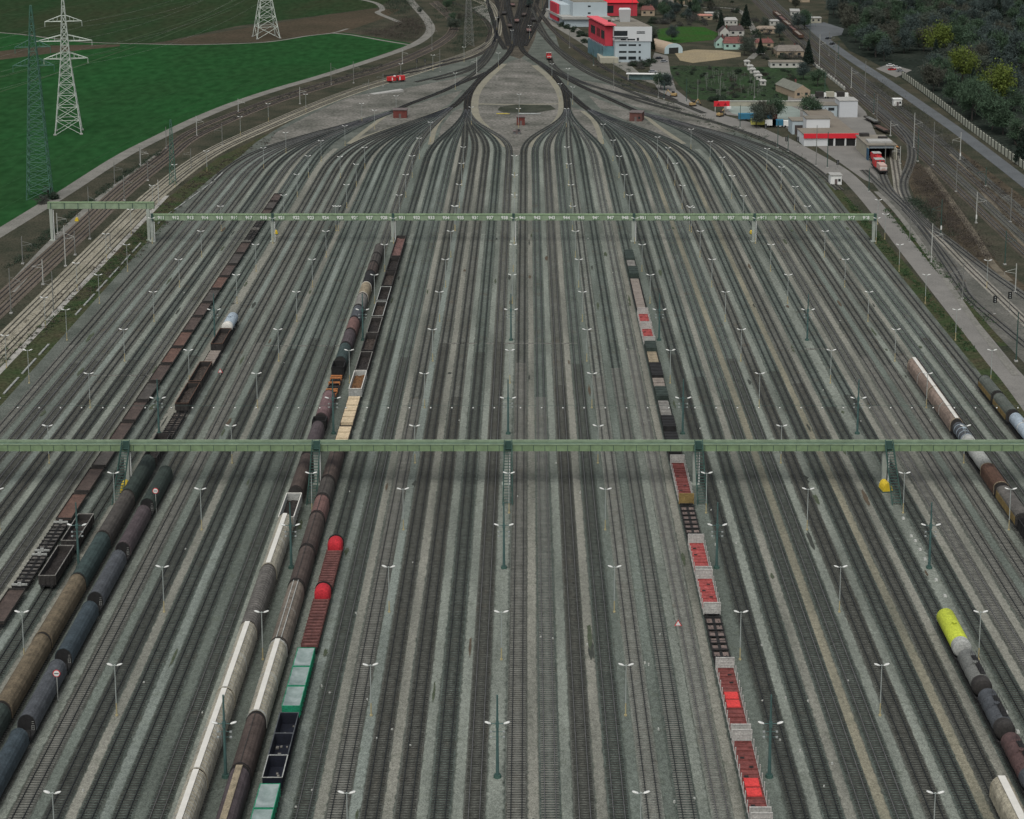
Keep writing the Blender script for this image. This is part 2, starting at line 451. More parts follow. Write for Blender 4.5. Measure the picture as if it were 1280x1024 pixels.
flat_poly('sand_yard', px([(843, 66), (868, 62), (900, 63), (926, 66), (926, 71), (900, 75), (866, 79), (850, 76)]), 0.05, m_sand)
flat_poly('concrete_yard', px([(905, 133), (985, 131), (1000, 138), (1000, 160), (950, 150), (915, 142)]), 0.06, mat('pale_concrete', (0.24, 0.28, 0.255), c2=(0.17, 0.20, 0.18), scale=0.1, coord=W))
flat_poly('gravel_patch', px([(655, 14), (690, 14), (720, 34), (770, 66), (800, 92), (835, 96), (828, 108), (800, 100), (762, 78), (720, 50), (690, 32), (664, 22)]), 0.055, m_dirt)
flat_poly('gravel_patch', px([(590, 10), (612, 4), (618, 26), (608, 30)]), 0.055, m_dirt)
path('dirt_road', [(815, -5), (860, 8), (905, 10), (925, 14), (938, 30), (948, 60), (938, 74)], 2.0, 0.055, m_dirt)

flat_poly('throat_ballast', px([(604, -14), (700, -14), (676, 20), (668, 50), (660, 66), (650, 74), (638, 70), (626, 50), (612, 20)]), 0.058, mat('throat_ballast', (0.095, 0.085, 0.068), c2=(0.034, 0.033, 0.027), scale=0.09, fine=0.45, fscale=0.8, coord=W))
flat_poly('rough_ground', px([(1126, 200), (1150, 205), (1180, 235), (1212, 285), (1250, 332), (1300, 372), (1270, 360), (1225, 330), (1190, 300), (1150, 262), (1140, 240)]), 0.03, mat('brown_rough_ground', (0.085, 0.070, 0.050), c2=(0.042, 0.038, 0.028), scale=0.1, fine=0.35, fscale=1.0, coord=W))
flat_poly('rough_ground', px([(1196, 185), (1300, 262), (1450, 370), (1450, 450), (1300, 330), (1240, 272)]), 0.03, MATS['brown_rough_ground'])
# ------------------------------------------------------------------ tracks
BAY, PITCH_T, X0 = 37.95, 4.61, -4.3
def pil(k): return X0 + BAY * k                     # k = -3 .. 3
def trx(b, i): return pil(b - 3) + (BAY - 7 * PITCH_T) / 2 + PITCH_T * i
BEDS = [bed_mat('ballast_grey', (0.098, 0.114, 0.100), (0.022, 0.028, 0.025)), bed_mat('ballast_brown', (0.102, 0.106, 0.093), (0.026, 0.028, 0.025)),
        bed_mat('ballast_dark', (0.076, 0.086, 0.076), (0.020, 0.023, 0.021)), bed_mat('ballast_pale', (0.150, 0.160, 0.140), (0.034, 0.037, 0.034), 0.9)]
EDGE = (0.058, 0.067, 0.058)
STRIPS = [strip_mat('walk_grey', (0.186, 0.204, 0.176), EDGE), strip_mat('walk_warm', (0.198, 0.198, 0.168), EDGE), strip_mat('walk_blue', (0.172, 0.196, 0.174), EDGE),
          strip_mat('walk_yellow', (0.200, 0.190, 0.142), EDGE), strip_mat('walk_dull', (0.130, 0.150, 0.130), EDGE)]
m_rail = mat('rail_steel', (0.010, 0.011, 0.011), rough=0.5, var=0.3, spec=0.5)
m_rail_used = mat('worn_rail_steel', (0.085, 0.083, 0.080), rough=0.35, var=0.3, spec=0.6)
m_tie = mat('tarred_sleeper', (0.046, 0.047, 0.042), var=0.45, scale=0.9, coord=W)
m_tie_c = mat('concrete_sleeper', (0.145, 0.145, 0.130), var=0.3, scale=0.5, coord=W)

def track(c, label, bed, group, z=0.0, tie=None, half=1.5, ties_to=640.0, rail=m_rail, name='railway_track', foot=0.05):
    o = thing(name, label, 'railway track', (0, 0, 0), 0, group)
    ribbon('ballast_bed', c, [(-half, foot), (-half + 0.25, 0.17 + z), (-0.7, 0.18 + z), (0.7, 0.18 + z), (half - 0.25, 0.17 + z), (half, foot)], bed, o)
    for s in (-0.75, 0.75):
        ribbon('rail', c, [(s - .06, .19), (s - .045, .37 + z), (s + .045, .37 + z), (s + .06, .19)], rail, o)
    cc = c[c[:, 1] < ties_to]
    if len(cc) > 2:
        tag(boxes_along('sleepers', cc, 0.62, 2.5, 0.25, 0.10, 0.212 + z, tie or m_tie, o, jitter=0.1), kind='stuff')
    return o

T = {0: (P(488, 141), 26, 18), 1: (P(563, 135), 20, 7), 2: (P(584, 138), 2, -3), 3: (P(709, 137), 3, -2), 4: (P(737, 138), -7, -20), 5: (P(800, 141), -20, -30)}
YS = {0: (638, 648), 1: (652, 668), 2: (672, 690), 3: (690, 672), 4: (668, 652), 5: (648, 634)}
bedpick = random.Random(11); CUR = {}
bundle_name = ['far left', 'second from left', 'third from left', 'fourth from left', 'fifth from left', 'far right']
for b in range(6):
    (tx, ty), a0, a1 = T[b]
    for i in range(8):
        x = trx(b, i); q = i / 7
        ys = YS[b][0] + (YS[b][1] - YS[b][0]) * q
        if b in (2, 3): ys += 6 * (1 - abs(2 * q - 1))
        ang = R(a0 + (a1 - a0) * q)
        e = np.array((tx + (q - .5) * 0.7, ty)); dv = np.array((sin(ang), cos(ang)))
        s = np.array((x, ys)); k = 0.46 * (ty - ys)
        p1, p2 = s + (0, k), e - dv * k
        tt = np.linspace(0, 1, 30)[:, None]
        bz = (1 - tt) ** 3 * s + 3 * (1 - tt) ** 2 * tt * p1 + 3 * (1 - tt) * tt ** 2 * p2 + tt ** 3 * e
        y0 = max(185, CAMH * 0.0 + abs(x) / 0.30 * 1.0 - 60)
        st = np.stack([np.full(2, x), np.array([y0, ys - 1])], 1)
        st = np.stack([np.full(60, x), np.linspace(y0, ys - 0.5, 60)], 1)
        c = np.concatenate([st, bz]); CUR[(b, i)] = c
        pale = (b == 3 and i in (4, 6))
        bed = BEDS[3] if pale else BEDS[bedpick.choice([0, 0, 0, 1, 1, 2])]
        track(c, f'straight siding, {ORD[i + 1]} from the left in the {bundle_name[b]} track bundle', bed, 'parallel sorting sidings', z=0.004 * i,
              tie=m_tie_c if pale else (m_tie if bedpick.random() < 0.75 else m_tie_c), ties_to=bedpick.uniform(385, 440), rail=m_rail_used if bedpick.random() < .3 else m_rail)
# walkway strips between the sidings, following them into the fan
strip_rnd = random.Random(5)
special = {(4, 2): 3, (4, 5): 3, (2, 0): 0, (2, 1): 2, (2, 2): 1, (2, 3): 2, (3, 0): 1, (3, 1): 0, (3, 2): 1, (4, 6): 1, (3, 3): 4, (3, 4): 4, (2, 7): 0, (1, 7): 4, (3, 7): 4, (4, 7): 0}
for b in range(6):
    for i in range(8):
        if i == 7 and b == 5: continue
        A = CUR[(b, i)]; B = CUR[(b, i + 1)] if i < 7 else CUR[(b + 1, 0)]
        y0 = max(A[0, 1], B[0, 1])
        mid = (A + B) / 2; gap = np.abs(frame_of(mid)[1][:, 0] * (B - A)[:, 0] + frame_of(mid)[1][:, 1] * (B - A)[:, 1])
        half = np.clip((gap - 2.9) / 2, 0, 0.85 if i < 7 else 1.3)
        if i == 7:
            ok = gap < 9
        else: ok = half > 0.12
        n = int(np.argmin(ok)) if not ok.all() else len(ok)
        mid, half = mid[:n].copy(), half[:n]
        wob = np.cumsum(np.array([strip_rnd.uniform(-.05, .05) for _ in range(n)])); mid[:, 0] += np.clip(wob - np.linspace(0, wob[-1], n), -.2, .2)
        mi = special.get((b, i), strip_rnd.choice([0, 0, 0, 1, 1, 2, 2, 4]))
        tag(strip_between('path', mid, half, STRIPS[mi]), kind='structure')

LEADBED = [bed_mat('ladder_grey', (0.085, 0.086, 0.074), (0.022, 0.023, 0.020)), bed_mat('ladder_brown', (0.078, 0.070, 0.056), (0.022, 0.020, 0.018)), bed_mat('ladder_dark', (0.040, 0.039, 0.034), (0.014, 0.014, 0.013))]
# stains, weeds and trodden patches between the rails and on the walkways
m_oil = mat('oil_stain', (0.060, 0.066, 0.058), c2=(0.040, 0.044, 0.039), scale=0.7, coord=W); m_moss = mat('weed_tufts', (0.048, 0.066, 0.038), c2=(0.085, 0.092, 0.070), scale=0.9, fine=.5, coord=W); m_rustp = mat('rusty_patch', (0.10, 0.078, 0.055), c2=(0.07, 0.062, 0.05), scale=0.6, fine=.4, coord=W)
pr = random.Random(31)
def patch(x, y, rx, ry, m):
    n = 16; flat_poly('ground_stain', [(x + rx * cos(2 * pi * k / n) * pr.uniform(.55, 1.15), y + ry * sin(2 * pi * k / n) * pr.uniform(.55, 1.15)) for k in range(n)], 0.072, m)
for u, v, rx, ry in [(641, 912, 1.2, 1.6), (790, 836, 1.2, 1.2), (1003, 600, 1.5, 3), (893, 450, 1, 2), (765, 922, 1, 2), (575, 440, 1, 3), (520, 605, .8, 2)]: patch(*P(u, v), rx, ry, m_oil)
for k in range(95):
    b = pr.randrange(6); i = pr.randrange(8); y = pr.uniform(205, 560)
    patch(trx(b, i) + PITCH_T / 2 + pr.uniform(-.5, .5), y, pr.uniform(.2, .55), pr.uniform(1, 5), pr.choice([m_moss, m_moss, m_oil, m_rustp]))
for (u0, u1, v) in [(560, 720, 430), (985, 1040, 437), (330, 440, 433), (110, 190, 470)]:
    (x0, y0), (x1, y1) = P(u0, v), P(u1, v)
    tag(boxes_along('cable_duct', np.array([(x0, y0), (x1, y1)]), 1.0, .5, .96, .04, .20, m_tie_c), 'line of concrete cable duct lids crossing under the tracks', 'cable duct', 'cable duct lids across the tracks')
def lead(pts, label, group='ladder tracks of the yard throat', bed=2, z=0.036, half=1.75, tie=None, rail=m_rail, ties_to=0, step=6):
    return track(smooth(px(pts), step), label, LEADBED[bed], group, z=z, half=half, tie=tie, rail=rail, ties_to=ties_to)
lead([(584, 139), (584.5, 127), (588, 115), (598, 101), (612, 89), (627, 76.5), (638, 63), (642, 48), (641, 30), (637, 12), (634, -8)], 'curved ladder track rounding the left edge of the gravel island')
lead([(709, 138), (708.5, 126), (705, 112), (696, 99), (683, 86), (668, 75), (654, 64), (648, 48), (648, 30), (650, 12), (652, -8)], 'curved ladder track rounding the right edge of the gravel island', z=0.042)
lead([(563, 135.5), (572, 129), (580, 121), (588, 112.5), (597, 102.5)], 'short ladder track joining the left curve beside the gravel island', z=0.048)
lead([(737, 138.5), (727, 131), (718, 123), (710, 116), (702, 106.5)], 'short ladder track joining the right curve beside the gravel island', z=0.052)
lead([(488, 141.3), (510, 131), (530, 123.5), (553, 114.5), (575, 104.5), (598, 95.5), (612, 89.5)], 'long ladder track slanting past the far red hut on the left', z=0.056)
lead([(800, 141.3), (775, 130), (750, 118.5), (735, 112), (715, 102), (700, 94), (686, 86.5), (672, 77)], 'long ladder track slanting past the brown hut on the right', z=0.060)
lead([(480, 95.5), (520, 90), (560, 80), (590, 72), (612, 60), (620, 46), (622, 30), (626, 10), (630, -10)], 'track behind the red railcar on the left', bed=1, z=0.03)
lead([(520, 103), (560, 93), (592, 82), (606, 70), (614, 56), (620, 44)], 'stub track with a buffer on the gravel', bed=0, z=0.024)
lead([(543, 100.5), (570, 94), (590, 86), (604, 74), (612, 62)], 'stub track in the left throat', bed=0, z=0.028)
lead([(687, 72), (690, 80), (704, 92), (735, 106), (770, 116.5), (800, 127), (850, 141), (905, 157), (960, 177), (1010, 205), (1050, 238)], 'long track from the red shunting engine curving down the right side of the yard', z=0.02, bed=0)
lead([(664, 10), (674, 30), (688, 52), (712, 72), (745, 92), (790, 110), (830, 122), (880, 142)], 'track running past the red and white offices', bed=0, z=0.03)
lead([(668, 4), (680, 24), (700, 46), (728, 66), (765, 90), (805, 110), (840, 126)], 'second track running past the red and white offices', bed=1, z=0.034)
lead([(561, 111), (577, 102), (592, 92), (607, 78), (617, 62), (622, 46)], 'fine curving track on the gravel left of the island', bed=0, z=0.022, half=1.6)
lead([(561, 2), (586, 11), (604, 23), (612, 34), (612, 46), (604, 59), (582, 70), (548, 79), (500, 91)], 'sharply curving track left of the throat', bed=1, z=0.018, half=1.7)
lead([(689, 81), (708, 95), (728, 104), (760, 113.5), (800, 123.5), (850, 137)], 'fine track on the gravel right of the red shunting engine', bed=0, z=0.018, half=1.6)
lead([(664, 26), (684, 50), (704, 70), (732, 90), (772, 108), (822, 129)], 'track curving past the gravel below the offices', bed=0, z=0.022, half=1.6)
lead([(676, 18), (694, 40), (718, 60), (752, 84), (800, 106), (845, 126)], 'outer track curving under the offices', bed=1, z=0.026, half=1.6)
lead([(606, -10), (612, 10), (618, 30), (622, 46), (632, 62)], 'dark track on the left flank of the throat', bed=2, z=0.03, half=1.7)
lead([(690, -10), (680, 14), (668, 36), (656, 58)], 'dark track on the right flank of the throat', bed=2, z=0.033, half=1.7)
for k, (a, b) in enumerate([(628, 645), (655, 636), (661, 642), (633, 642), (667, 650), (618, 636), (675, 655)]):
    lead([(a, -12), ((a * 2 + b) / 3, 14), ((a + 2 * b) / 3, 34), (b, 58)], f'{ORD[k + 1]} of the tracks crowding into the dark yard throat', 'tracks crowding the throat', bed=2, z=0.01 + .003 * k, half=2.0)

# main lines on the left
MAIN_L = []
for k, (x, pts) in enumerate([(-147.3, [(148, 236), (200, 196), (240, 164), (330, 128), (400, 106), (480, 82.5), (517, 68), (547, 53), (563, 40), (564, 27), (553, 15), (540, 4)]),
                              (-142.7, [(160, 240), (212, 198), (250, 169), (335, 132), (404, 109.5), (483, 86), (520, 71.5), (551, 56), (568, 41.5), (569, 27), (558, 14), (545, 2)]),
                              (-135.1, [(190, 240), (252, 194), (330, 157), (430, 116), (520, 88), (590, 64), (614, 49), (620, 30), (612, 10), (590, -2)]),
                              (-130.9, [(205, 240), (266, 194), (335, 160.5), (434, 119.5), (523, 91), (592, 67.5), (617, 52), (624, 30), (616, 8), (600, -6)])]):
    c = smooth([(x, 330), (x, 400), (x, 500), (x, 560)] + px(pts), 6)
    MAIN_L.append(c)
    light = k >= 2
    track(c, ['outermost', 'second', 'third pale-ballasted', 'innermost pale-ballasted'][k] + ' main line track beside the green field', bed_mat('main_ballast_pale', (0.25, 0.235, 0.185), (0.10, 0.092, 0.072)) if light else bed_mat('main_ballast_brown', (0.115, 0.098, 0.080), (0.038, 0.032, 0.028)),
          'main line tracks on the left', z=0.01 * k, half=2.1, tie=m_tie_c, rail=m_rail, ties_to=0)
path('ballast_shoulder', [(10, 366), (62, 309), (119, 255), (160, 224), (205, 190)], 2.0, 0.07, m_dirt)
ribbon('ballast_shoulder', np.array([(-127.6, y) for y in range(330, 620, 10)], float), [(-0.8, .07), (.8, .07)], mat('pale_shoulder', (0.27, 0.265, 0.24), coord=W))['kind'] = 'structure'
# right-hand running lines
MAIN_R = []
for k in range(4):
    o = k * 4.7
    base = [(151.5 + o, 400), (152 + o, 470), (153.5 + o, 554), (155.5 + o, 640), (157.5 + o, 749), (158.5 + o, 880), (159.5 + o, 1017), (166 + o, 1291)]
    c = smooth(base, 8)
    MAIN_R.append(c)
    track(c, f'main line track beyond the depot, {ORD[k + 1]} from the yard side', LEADBED[[1, 0, 1, 0][k]], 'main line tracks on the right', z=0.006 * k, half=2.0, ties_to=0, rail=m_rail_used)
paleb = bed_mat('siding_ballast_pale', (0.225, 0.215, 0.185), (0.075, 0.068, 0.058))
m_dep = bed_mat('siding_ballast', (0.105, 0.105, 0.095), (0.035, 0.036, 0.034))
for k, pts in enumerate([[(1080, 213), (1100, 232), (1118, 249), (1140, 270), (1164, 300), (1180, 320), (1196, 343), (1207, 366), (1221, 382), (1240, 398), (1285, 436), (1340, 484)],
                         [(1117, 190), (1122, 222), (1125, 240), (1134, 257), (1155, 279), (1180, 303), (1207, 331), (1236, 359), (1262, 384), (1300, 420), (1350, 465)],
                         [(1072, 117), (1098, 137), (1122, 158), (1136, 175), (1140, 192), (1137, 208), (1130, 224), (1130, 239), (1141, 261), (1166, 286), (1190, 305), (1230, 336), (1280, 372), (1350, 425)],
                         [(1130, 262), (1150, 284), (1166, 306), (1182, 331), (1200, 358), (1214, 376)], [(1098, 197), (1103, 220), (1112, 238), (1126, 252), (1140, 266)]]):
    track(smooth(px(pts), 5), ['depot siding nearest the service road', 'depot siding leading past the orange wagon', 'long curving depot siding beside the brushwood', 'short connecting siding near the road', 'siding leading out from under the red engine'][k], paleb if k == 1 else m_dep, 'depot sidings', z=0.008 * k, half=1.9, ties_to=0)
flat_poly('gravel_patch', px([(1090, 228), (1112, 242), (1150, 268), (1200, 310), (1290, 372), (1400, 450), (1400, 560), (1290, 465), (1240, 412), (1205, 372), (1165, 322), (1120, 268)]), 0.048, mat('siding_gravel', (0.135, 0.132, 0.118), c2=(0.075, 0.078, 0.068), scale=0.12, fine=0.25, fscale=2.0, coord=W))
path('ballast_shoulder', [(1270, 470), (1220, 405), (1160, 318), (1120, 265), (1095, 240)], 0.9, 0.07, m_dirt)

path('dirt_path', [(1158, 210), (1180, 240), (1205, 275), (1222, 300), (1240, 330), (1262, 352)], 1.2, 0.05, mat('dry_earth', (0.17, 0.15, 0.115), c2=(0.08, 0.072, 0.056), scale=.25, fine=.3, coord=W))
path('dirt_path', [(1186, 193), (1215, 222), (1240, 255), (1262, 285), (1290, 318), (1340, 370)], 1.0, 0.05, MATS['dry_earth'])
# ------------------------------------------------------------------ gantries
m_gan = mat('pale_green_steel', (0.165, 0.235, 0.130), var=0.22, scale=0.6, rough=0.6)
m_gan2 = mat('sage_green_steel', (0.20, 0.265, 0.175), var=0.22, scale=0.5, rough=0.6)
m_gdk = mat('dark_green_steel', (0.034, 0.072, 0.060), var=0.25, rough=0.6)
m_col = mat('pale_concrete_column', (0.30, 0.33, 0.29), var=0.15, scale=0.5)
m_white = mat('white_paint', (0.62, 0.63, 0.60), var=0.06, rough=0.6)
m_cream = mat('cream_paint', (0.50, 0.47, 0.40), var=0.1)
m_gal = mat('galvanised_steel', (0.26, 0.28, 0.27), var=0.15, rough=0.6)
m_yel = mat('yellow_paint', (0.60, 0.44, 0.03), var=0.1, rough=0.5)
m_black = mat('blackened_steel', (0.012, 0.013, 0.013), var=0.3)

def pillar(parent, x, y, h, m=m_col):
    b = MB(); w0, w1 = 0.55, 0.38
    b.hexa([(x - w1, y - .4, 0), (x + w1, y - .4, 0), (x + w1, y + .4, 0), (x - w1, y + .4, 0)], [(x - w0, y - .5, h), (x + w0, y - .5, h), (x + w0, y + .5, h), (x - w0, y + .5, h)])
    b.box(x - .8, x + .8, y - .7, y + .7, 0, .3)
    o = b.build('pillar', m, parent)
    p = MB().tube((x + .8, y - .5, 0), (x + .8, y - .5, h - .4), .11)
    p.build('cable_pipe', m_white, parent)
    return o

g = thing('signal_gantry', 'long pale green footbridge gantry crossing every track in the foreground', 'gantry', (0, 0, 0), 0, 'green gantries over the yard')
GY = 334.8
xa, xb = pil(-3) - 6, pil(3) + 6
b = MB()
x = xa; seam = 2.28
while x < xb:
    b.box(x + .06, min(x + seam, xb) - .06, GY - .06, GY, 7.45, 8.72); x += seam
b.build('front_panel', m_gan, g)
MB().box(xa, xb, GY + .003, GY + .12, 7.45, 8.70).build('beam', m_gdk, g)
MB().box(xa, xb, GY - .14, GY + .16, 8.74, 8.98).build('flange', m_gan2, g)
MB().box(xa, xb, GY + .16, GY + 1.9, 8.45, 8.52).build('deck', m_gdk, g)
MB().box(xa, xb, GY + 1.9, GY + 2.2, 7.5, 9.05).build('rear_beam', m_gan2, g)
for k in range(-3, 4):
    if k in (-3, 3): pass
    pillar(g, pil(k), GY + 1.1, 7.45)
    # inclined access stair on the near side
    b = MB(); X = pil(k) + (0.2 if k < 0 else 0.5)
    for s in (-.75, .75):
        b.bar((X + s, GY - .3, 9.9), (X + s * 1.25, GY - 9.5, 0.2), .14); b.bar((X + s, GY - .4, 8.7), (X + s * 1.25, GY - 9.9, 0.0), .16)
    for q in range(22):
        t_ = q / 21; yy = GY - .4 - 9.5 * t_; zz = 8.7 * (1 - t_)
        b.box(X - .75, X + .75, yy - .12, yy + .12, zz - .03, zz + .03)
        if q % 4 == 0:
            for s in (-.75, .75): b.bar((X + s, yy, zz), (X + s, yy, zz + 1.1), .06)
    b.build('stair', m_gdk, g)
    b = MB().box(X - .6, X + .6, GY - .55, GY - .15, 7.8, 9.7)
    b.build('stair_head', m_gdk, g)

def text_mesh(name, fc):
    t_ = bpy.data.objects.new('lettering_source', fc); COL.objects.link(t_)
    me = bpy.data.meshes.new_from_object(t_.evaluated_get(bpy.context.evaluated_depsgraph_get()))
    COL.objects.unlink(t_); bpy.data.objects.remove(t_)
    return bpy.data.objects.new(name, me)
g2 = thing('signal_gantry', 'farther green gantry with white track numbers across the whole yard', 'gantry', (0, 0, 0), 0, 'green gantries over the yard')
GZ = 541.0
MB().box(pil(-3) - .2, pil(3) + .6, GZ + .02, GZ + 1.2, 7.0, 8.7).build('beam', m_gan2, g2)
MB().box(pil(-3) - .2, pil(3) + .6, GZ - .08, GZ + 1.3, 8.70, 8.95).build('flange', m_gan, g2)
for k in range(-3, 4):
    pillar(g2, pil(k) - .2, GZ + .6, 7.0)
    MB().box(pil(k) - .4, pil(k) + .4, GZ - .25, GZ + .015, 7.0, 9.3).build('pillar_head', m_gdk, g2)
m_plate = mat('green_sign_plate', (0.12, 0.20, 0.11), var=0.1)
for b_ in range(6):
    for i in range(8):
        xc = trx(b_, i)
        pl = MB().box(xc - 1.15, xc + 1.15, GZ - .09, GZ - .002, 7.15, 8.62).build('sign_plate', m_plate, g2)
        fc = bpy.data.curves.new('track_number', 'FONT')
        fc.body = f'9{b_ + 1}{i + 1}'; fc.size = 1.42; fc.align_x = 'CENTER'; fc.align_y = 'CENTER'; fc.extrude = 0.01; fc.offset = 0.05
        fc.materials.append(m_white)
        fo = text_mesh('track_number', fc); fo.location = (xc, GZ - .12, 7.88); fo.rotation_euler = (pi / 2, 0, 0)
        link(fo, pl)
g3 = thing('signal_gantry', 'short green gantry over the main lines beside the green field', 'gantry', (0, 0, 0), 0, 'green gantries over the yard')
xl = -150.4
MB().box(xl - 1, pil(-3) + .4, GZ + 1.5, GZ + 2.6, 10.4, 12.3).build('beam', m_gan2, g3)
MB().box(xl - 1, pil(-3) + .4, GZ + 1.4, GZ + 2.7, 12.3, 12.5).build('flange', m_gan, g3)
for q in range(8):
    xx = xl + q * 4.3
    MB().box(xx, xx + .18, GZ + 1.38, GZ + 1.497, 10.4, 12.3).build('rib', m_gdk, g3)
pillar(g3, xl, GZ + 2.0, 10.4); pillar(g3, pil(-3) - 1.6, GZ + 2.0, 10.4)
# yellow grit bins at the gantry feet
for (u, v, lab) in [(157, 614, 'yellow half-round cover at the gantry foot beside the long dark train'), (1107, 613, 'bright yellow cover at the gantry foot on the right'), (345, 293, 'yellow box at the third pillar of the numbered gantry'),
                    (940, 293, 'yellow box at the sixth pillar of the numbered gantry'), (96, 277, 'yellow box beside the main line below the short gantry')]:
    x, y = P(u, v)
    s = 0.9 if v > 500 else 0.55
    o = thing('equipment_cover', lab, 'yellow cover', (x, y, 0), 0.15, 'yellow covers at gantry feet')
    prof = [(1.1 * s * cos(a), .25 + 1.9 * s * sin(a)) for a in np.linspace(0, pi, 9)]
    MB().extr(prof, -1.4 * s, 1.4 * s).build('cover', m_yel, o)
    MB().box(-1.2 * s, 1.2 * s, -1.5 * s, 1.5 * s, 0, .249).build('plinth', m_gdk, o)

# ------------------------------------------------------------------ lamps
m_pole = mat('galvanised_pole', (0.30, 0.33, 0.31), var=0.1, rough=0.5)
m_polefoot = mat('ochre_pole_foot', (0.36, 0.31, 0.17), var=0.2)
m_head = mat('white_lamp_head', (0.56, 0.57, 0.54), var=0.04, rough=0.5)
m_mast = mat('teal_green_mast', (0.055, 0.105, 0.098), var=0.2, rough=0.5)

def head_mb(s, z, r=0.25, l=0.88, arm=0.28):
    b = MB(); n = 8; vs = []; fs = []
    prof = [(0, .10), (.12, .8), (.45, 1.0), (.8, .9), (1.0, .3)]
    for k, (t_, q) in enumerate(prof):
        for i in range(n):
            a = 2 * pi * i / n
            vs.append((s * (arm + t_ * l), r * q * cos(a), z + .28 * t_ + .55 * r * q * sin(a)))
    for k in range(len(prof) - 1):
        for i in range(n):
            j = (i + 1) % n
            fs.append((k * n + i, (k + 1) * n + i, (k + 1) * n + j, k * n + j))
    fs += [tuple(range(n)), tuple(range((len(prof) - 1) * n, len(prof) * n))[::-1]]
    return b.add(vs, fs)

def make_lamp():
    o = thing('lamp_post', 'twin lamp', 'lamp post')
    MB().tube((0, 0, 0), (0, 0, .25), .22).tube((0, 0, .25), (0, 0, 2.1), .095, .09).build('pole_foot', m_polefoot, o)
    b = MB().tube((0, 0, 2.1), (0, 0, 8.05), .088, .06); b.tube((-.32, 0, 8.1), (.32, 0, 8.1), .05).tube((0, 0, 8.05), (0, 0, 8.2), .1)
    b.build('pole', m_pole, o)
    for s in (-1, 1): head_mb(s, 8.1).build('lamp_head', m_head, o, smooth=True)
    return o
def make_mast():
    o = thing('light_mast', 'mast', 'light mast')
    MB().tube((0, 0, .3), (0, 0, 12.4), .25, .12, 10).build('pole', m_mast, o)
    MB().tube((0, 0, 0), (0, 0, .45), .6, .5, 10).build('base', m_gdk, o)
    b = MB().tube((-1.3, 0, 8.1), (1.3, 0, 8.1), .06).box(-.22, .22, -.25, .25, 7.6, 8.4)
    for z in (6.9, 6.1):
        b.tube((-1.0, 0, z), (1.0, 0, z), .04)
    b.build('crossarm', m_mast, o)
    b = MB()
    for z in (6.9, 6.1):
        for s in (-.9, .9): b.box(s - .16, s + .16, -.12, .12, z - .12, z + .10)
    b.build('insulators', m_gal, o)
    for s in (-1, 1): head_mb(s, 8.1, r=.27, l=.92, arm=.85).build('lamp_head', m_head, o, smooth=True)
    return o
lamp0, mast0 = make_lamp(), make_mast()
used = {'lamp': False, 'mast': False}
def put(kind, x, y, label, group, rz=0.0):
    src = lamp0 if kind == 'lamp' else mast0
    if used[kind]: o = copy_tree(src)
    else: o = src; used[kind] = True
    o.location = (x, y, 0); o.rotation_euler = (0, 0, rz)
    o['label'] = label; o['group'] = group
    return o
rowname = ['far left', 'second from the left', 'third from the left', 'fourth from the left', 'fifth from the left', 'far right']
for b_ in range(6):
    n = 0
    for k in range(0, 11):
        y = 208.6 + 34.75 * k; x = pil(b_ - 3) + BAY / 2
        if y > 568 or not inframe(x, y, 8, 4): continue
        n += 1
        put('lamp', x, y, f'twin-headed lamp post, {ORD[n]} from the front, {rowname[b_]} mid-bundle row', 'twin-headed lamp posts between tracks', rnd.uniform(-.1, .1))
prow = ['leftmost', 'second', 'third', 'fourth', 'fifth', 'sixth', 'rightmost']
for k in range(-3, 4):
    n = nm = 0
    for j in range(0, 10):
        y = 226.3 + 34.75 * j; x = pil(k)
        if j == 3: y = 321.0; x += 0.6
        if y > 545 or not inframe(x, y, 8, 4): continue
        if j % 2 == 0 and j < 8 and abs(k) < 3:
            nm += 1
            put('mast', x + .15, y, f'thick dark green light mast, {ORD[nm]} from the front, {prow[k + 3]} gantry pillar row', 'thick dark green light masts')
        else:
            n += 1
            put('lamp', x + .2, y, f'thin twin-headed lamp post, {ORD[n]} from the front, {prow[k + 3]} gantry pillar row', 'twin-headed lamp posts between tracks')
far_heads = [(329, 185), (357, 166), (385, 195), (401, 176), (431, 157.5), (371, 218), (425, 196), (354.5, 244), (419.5, 258), (433, 231), (445, 205.5), (455.7, 184.5), (515, 195), (507, 218.5), (499, 244),
             (568, 257.5), (574, 230.6), (577, 204.5), (579, 184), (524, 173), (538, 153), (335, 129.7), (382, 118), (452, 129.5), (468, 138), (495, 120),
             (754, 155.5), (766.4, 175.5), (774, 195.5), (780.6, 218.5), (787, 244), (822, 171.5), (835, 185), (844, 204.5), (853, 232), (864.8, 259.5), (864, 161.7), (888, 177), (903, 197), (915, 220), (929.5, 245), (959, 186), (977, 209), (994, 233.5),
             (643, 195), (643.5, 219), (643, 244), (708.5, 184), (711, 205), (713.7, 231), (648, 136), (649, 118), (708, 136), (589, 134), (623, 66.5), (580, 59), (541, 69), (501, 80), (569, 91.5), (710, 86), (662, 32), (621, 22), (640, 38), (690, 80), (716, 109), (700, 105)]
for q, (u, v) in enumerate(far_heads):
    x, y = P(u, v, 8.2)
    zone = 'left' if u < 560 else ('centre' if u < 730 else 'right')
    put('lamp', x, y, f'small twin-headed lamp post among the curving {zone} fan tracks beyond the numbered gantry', f'distant lamp posts in the {zone} of the track fan', rnd.uniform(-.3, .3))
road_heads = [(1107, 268), (1098, 250), (1235, 325.5), (132, 292.5), (95, 329), (55, 372), (6, 419.5), (163, 262), (190, 232), (218, 206), (258, 189), (300, 146)]
